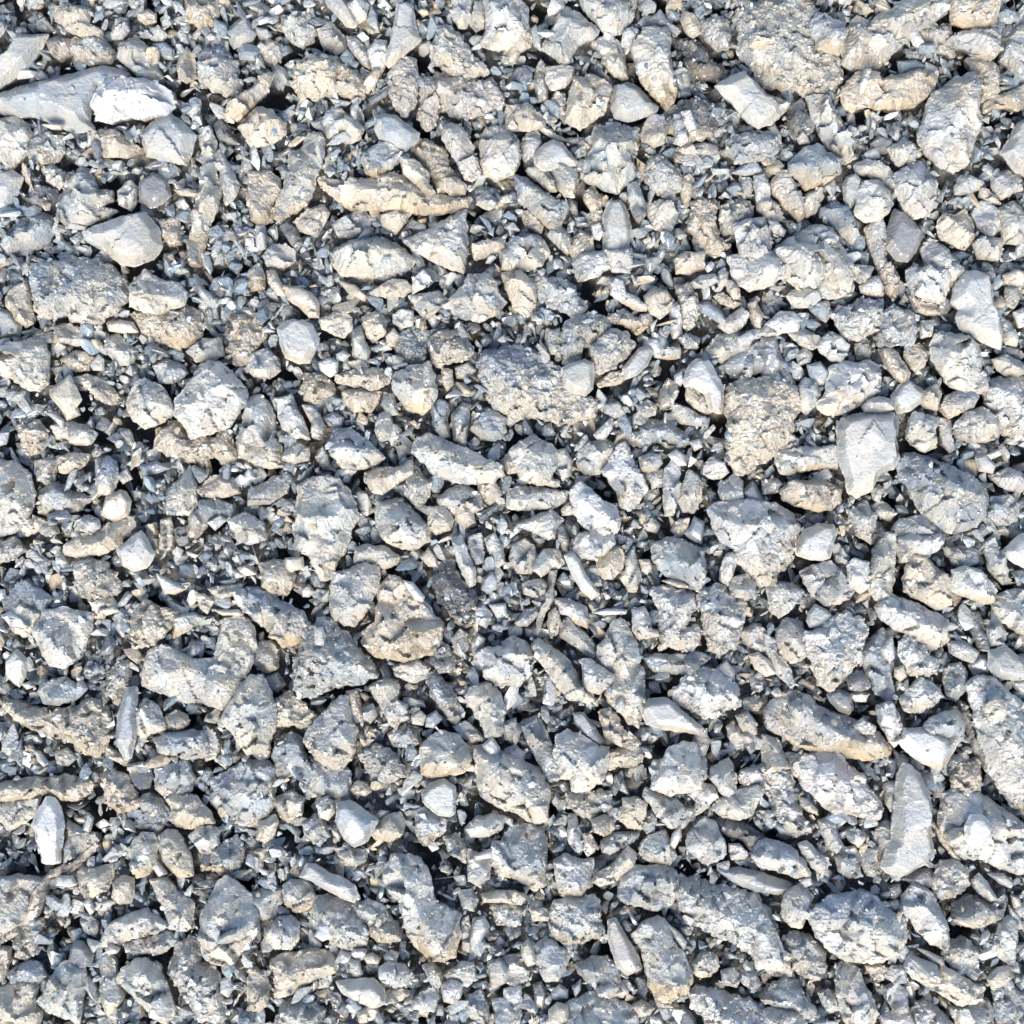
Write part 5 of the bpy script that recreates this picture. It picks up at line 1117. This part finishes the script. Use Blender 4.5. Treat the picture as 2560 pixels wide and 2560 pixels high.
1933,2463 1966,2450 1999,2457 2013,2496 2039,2523 2046,2543 2019,2549 1980,2529 1940,2523 1907,2503;bm010;deep blue angular stone with light facet|broken_stone|stone
1894,2529 1946,2523 1999,2529 2019,2563 2013,2596 1894,2596;wc010
2099,2423 2125,2410 2152,2430 2165,2463 2185,2503 2198,2543 2185,2582 2139,2596 2112,2549 2099,2496 2092,2457;gm111;tall grey-buff stone with ribbed sides just beside the deep blue angular stone|broken_stone|stone
2046,2483 2072,2476 2092,2503 2099,2529 2079,2536 2059,2516;gm09
2165,2417 2205,2410 2225,2423 2211,2450 2185,2450;tc09
2211,2443 2231,2417 2264,2417 2268,2457 2238,2463;bm010
2218,2476 2245,2463 2271,2483 2268,2523 2238,2529 2218,2503;wm010
2264,2417 2278,2390 2311,2404 2344,2417 2351,2443 2317,2457 2284,2450;wm012
2304,2457 2351,2443 2357,2417 2397,2437 2437,2463 2467,2476 2460,2503 2437,2516 2397,2516 2357,2490 2324,2476;tm012;bread-crust-like tan stone pointing sideways|broken_stone|stone
2357,2384 2377,2357 2417,2351 2450,2377 2453,2423 2437,2450 2404,2437 2370,2410;gc09;round coarse grey lump just above the bread-crust tan stone|stone_lump|lump
2291,2370 2317,2377 2357,2397 2364,2417 2331,2404;gs010
2503,2311 2529,2291 2549,2304 2546,2351 2539,2404 2523,2417 2503,2397 2490,2364;gm010;tall smooth grey shard by border just below the black-topped block|broken_stone|stone
2470,2450 2496,2423 2523,2417 2536,2443 2516,2463 2483,2476;ts010
2483,2476 2529,2463 2569,2490 2602,2536 2602,2602 2523,2602 2496,2549;bc09;bluish lump in the corner just beside the bread-crust tan stone|stone_lump|lump
2377,2523 2417,2516 2470,2503 2490,2529 2483,2569 2437,2589 2397,2576;gm08;flat grey stone in shade just below the bread-crust tan stone|broken_stone|stone
2205,2543 2245,2529 2278,2536 2291,2569 2264,2596 2211,2596;wm110
2291,2510 2317,2503 2357,2536 2390,2569 2384,2602 2304,2602 2278,2556;wc09
2529,2238 2549,2245 2556,2264 2536,2271;ts09
2523,2264 2549,2291 2563,2324 2549,2324 2529,2298;ks09
2092,2417 2105,2404 2099,2437 2089,2437;ws09
"""

# ------------------------------------------------------------------ read the stone table
ST = []
for line in DATA.strip().split('\n'):
    f = line.split(';')
    P = [tuple(map(int, q.split(','))) for q in f[0].split()]
    ST.append(dict(P=P, cls=f[1][0], tex=f[1][1], flag=int(f[1][2]), h=int(f[1][3:]), lab=f[2].split('|') if len(f) > 2 else None))

# height map of what already lies on the bed (cells of 8 px)
CELL = 8.0
NX = int(3400 / CELL)
top_map = np.full((NX, NX), -200.0)
cover = np.zeros((NX, NX), bool)
def cells(X):
    ix = np.clip(((X[:, 0] + 1700) / CELL).astype(int), 0, NX - 1)
    iy = np.clip(((X[:, 1] + 1700) / CELL).astype(int), 0, NX - 1)
    return ix, iy

stuff = Batch()          # everything too small or too many to be a thing of its own
ST.sort(key=lambda s: s['h'])
count = 0
for si, s in enumerate(ST):
    P = np.array(s['P'], float)
    x, y = P[:, 0], P[:, 1]
    area = 0.5 * abs(np.sum(x * np.roll(y, -1) - np.roll(x, -1) * y))
    size = math.sqrt(area)
    thick = min(64.0, max(10.0, size * (.34 if s['tex'] == 's' else .45)))
    z0 = (s['h'] - 9) * 7.5 - thick * .35 + 4
    Q = np.array([px(a, b, 0) for a, b in P]); cen = Q.mean(0); inner = (Q - cen) * .5 + cen
    ix, iy = cells(np.vstack((inner, cen[None])))
    under = np.where(cover[ix, iy], top_map[ix, iy], -200)
    if (under > -150).mean() > .5: z0 = max(z0, float(np.median(under[under > -150])) + 3)
    g = 4.2 if size > 40 else 3.6
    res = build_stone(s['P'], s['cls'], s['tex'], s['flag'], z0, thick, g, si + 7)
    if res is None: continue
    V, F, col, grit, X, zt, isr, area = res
    ix, iy = cells(X)
    np.maximum.at(top_map, (ix, iy), zt); cover[ix, iy] = True
    if s['lab'] is None:
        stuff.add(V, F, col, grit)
        crumbs = stuff
    else:
        c = X.mean(0); org = np.array((c[0], c[1], V[:, 2].min()))
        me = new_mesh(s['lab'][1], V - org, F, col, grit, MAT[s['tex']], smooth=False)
        o = bpy.data.objects.new(s['lab'][1], me)
        COL.objects.link(o)
        o.location = org * S
        o['label'] = s['lab'][0]; o['category'] = s['lab'][2]; o['kind'] = 'thing'; o['group'] = 'larger broken stones lying in the gravel'
        count += 1
        crumbs = Batch()
    # grit clinging to the mud of this stone
    inn = np.where(~isr)[0]
    if len(inn) > 12:
        k = int(area / {'s': 2200, 'm': 260, 'c': 120}[s['tex']] * .8)
        if k > 3:
            for q in rng.choice(inn, min(k, len(inn)), replace=False):
                rr = rng.uniform(1.6, 3.4) if rng.random() < .8 else rng.uniform(3.5, 8.5)
                cc = col[q] * rng.uniform(.75, 1.3) if rng.random() < .7 else np.array(PAL['wgtbd'[rng.integers(5)]]) * rng.uniform(.8, 1.15)
                crumbs.pebble(X[q, 0], X[q, 1], zt[q] + rr * .15, rr, np.clip(cc, .03, .75), .4)
            if s['lab'] is not None:
                gm = crumbs.mesh('mud_crust', MAT['m'], org)
                gc = bpy.data.objects.new('mud_crust', gm)
                COL.objects.link(gc); gc.parent = o
        # larger chips pressed into the skin, each its own part
        nc = int(np.clip(area / 2600, 2, 7)) if s['tex'] == 'c' else (int(area > 5000) + int(area > 14000) if s['tex'] == 'm' else 0)
        if s['lab'] is not None:
            for q in rng.choice(inn, min(nc, len(inn)), replace=False):
                bt = Batch(); rr = rng.uniform(8, 15) * (1.25 if area > 12000 else 1)
                bt.pebble(X[q, 0], X[q, 1], zt[q] - rr * .1, rr, np.array(PAL['wgtwb'[rng.integers(5)]]) * rng.uniform(.85, 1.12), .3, tilt=.35)
                co = np.array((X[q, 0], X[q, 1], zt[q]))
                ch = bpy.data.objects.new('embedded_chip', bt.mesh('embedded_chip', MAT['m'], co))
                COL.objects.link(ch); ch.parent = o; ch.location = (co - org) * S

# ------------------------------------------------------------------ filler gravel in the gaps and past the frame
mix_keys = 'ggggbbbbwwtd'
def rcol(depth=0):
    c = np.array(PAL[mix_keys[rng.integers(len(mix_keys))]])
    c = c * rng.uniform(.8, 1.15)
    return c
def void(x, y):
    return fbm(x / 75.0, y / 75.0, 3.7, 3)
EXT = 1560
def gap_z(x, y):
    i, j = int((x + 1700) / CELL), int((y + 1700) / CELL)
    i = min(max(i, 1), NX - 2); j = min(max(j, 1), NX - 2)
    return cover[i-1:i+2, j-1:j+2].any(), cover[i, j], top_map[i-2:i+3, j-2:j+3].max() if cover[i-1:i+2, j-1:j+2].any() else None

# deep layer of middling stones under everything
N = 12000
xy = rng.uniform(-EXT, EXT, (N, 2))
for x, y in xy:
    near, on, zt = gap_z(x, y)
    out = max(abs(x), abs(y)) > 1300
    if on and not out: continue
    r = rng.uniform(14, 44) if out else rng.uniform(12, 27)
    z = rng.uniform(-60, 5) if out else rng.uniform(-62, -22)
    stuff.pebble(x, y, z, r, rcol(), .6, tilt=.8)
# upper layers of small stones in the gaps
for (N, r0, r1, za, zb) in ((18000, 15, 34, -56, 2), (22000, 8, 19, -54, 2), (7000, 3, 8, -50, -4)):
    xy = rng.uniform(-EXT, EXT, (N, 2))
    vd = void(xy[:, 0], xy[:, 1])
    for (x, y), v in zip(xy, vd):
        near, on, zt = gap_z(x, y)
        if on: continue
        if v > .26: continue
        f = min(1.0, max(0.0, (.28 - v) * 3.2))
        r = r0 + (r1 - r0) * rng.random() ** 1.5
        z = za + (zb - za) * f * rng.random() ** .8
        stuff.pebble(x, y, z, r, rcol() * 1.08, .6, elong=rng.uniform(1.0, 2.2 if r > 9 else 1.5), tilt=.7)
# shards leaning on the flanks of the larger stones
N = 3500
xy = rng.uniform(-1300, 1300, (N, 2))
for x, y in xy:
    near, on, zt = gap_z(x, y)
    if not near: continue
    i, j = int((x + 1700) / CELL), int((y + 1700) / CELL)
    loc = top_map[i-1:i+2, j-1:j+2]
    if on and loc.max() - loc.min() < 14: continue
    lo_ = loc[loc > -150]
    r = rng.uniform(5, 12)
    stuff.pebble(x, y, (lo_.min() if len(lo_) else 0) - rng.uniform(2, 14), r, rcol() * 1.12, .5, elong=rng.uniform(1.0, 2.6), tilt=.7)
# the packed fines between the stones: a rough bed with deep holes
bn = int(2 * EXT / 9)
bx, by = np.meshgrid(np.linspace(-EXT, EXT, bn), np.linspace(-EXT, EXT, bn)); bx = bx.ravel(); by = by.ravel()
bz = -60 + 26 * fbm(bx / 34, by / 34, 8.1, 3) + 12 * vnoise(bx / 11, by / 11, 1.7) - 75 * np.clip((void(bx, by) - .16) * 6, 0, 1)
bi = np.arange(bn * bn).reshape(bn, bn)
a, b, c, d = bi[:-1, :-1].ravel(), bi[:-1, 1:].ravel(), bi[1:, 1:].ravel(), bi[1:, :-1].ravel()
bt = np.clip(fbm(bx / 70, by / 70, 31, 3) * 2 + .5, 0, 1)[:, None]
stuff.add(np.column_stack((bx, by, bz)), np.concatenate((np.column_stack((a, b, c)), np.column_stack((a, c, d)))),
          np.array((.15, .165, .185)) * (1 - bt) + np.array((.24, .22, .185)) * bt, .9)  # bed colour darkened toward blue for the shadow in the gaps
# loose grains and chips lying on top of the larger stones
N = 1600
xy = rng.uniform(-1290, 1290, (N, 2))
for x, y in xy:
    i, j = int((x + 1700) / CELL), int((y + 1700) / CELL)
    if not cover[i, j]: continue
    near = top_map[i-1:i+2, j-1:j+2]
    if near.max() - near.min() > 12: continue
    r = rng.uniform(2, 5) if rng.random() < .8 else rng.uniform(5, 11)
    stuff.pebble(x, y, top_map[i, j] + r * .1, r, rcol() * 1.1, .4, tilt=.4)
so = bpy.data.objects.new('gravel', stuff.mesh('gravel', MAT_FILL))
COL.objects.link(so)
so['kind'] = 'stuff'; so['label'] = 'small grey and buff gravel filling the gaps between the larger stones'
so['category'] = 'gravel'

# ------------------------------------------------------------------ the ground below
GN = 120
gx, gy = np.meshgrid(np.linspace(-1, 1, GN), np.linspace(-1, 1, GN))
gx = np.sign(gx) * np.abs(gx) ** 2.0 * 9000; gy = np.sign(gy) * np.abs(gy) ** 2.0 * 9000
gz = -112 + 14 * fbm(gx.ravel() / 90, gy.ravel() / 90, 2.0, 3)
V = np.column_stack((gx.ravel(), gy.ravel(), gz))
i = np.arange(GN * GN).reshape(GN, GN)
a, b, c, d = i[:-1, :-1].ravel(), i[:-1, 1:].ravel(), i[1:, 1:].ravel(), i[1:, :-1].ravel()
F = np.concatenate((np.column_stack((a, b, c)), np.column_stack((a, c, d))))
go = bpy.data.objects.new('ground', new_mesh('ground', V, F, np.array((.06, .06, .063)), .3, MAT_SOIL))
COL.objects.link(go); go['kind'] = 'structure'
print('stones', count, 'stuff verts', stuff.n)
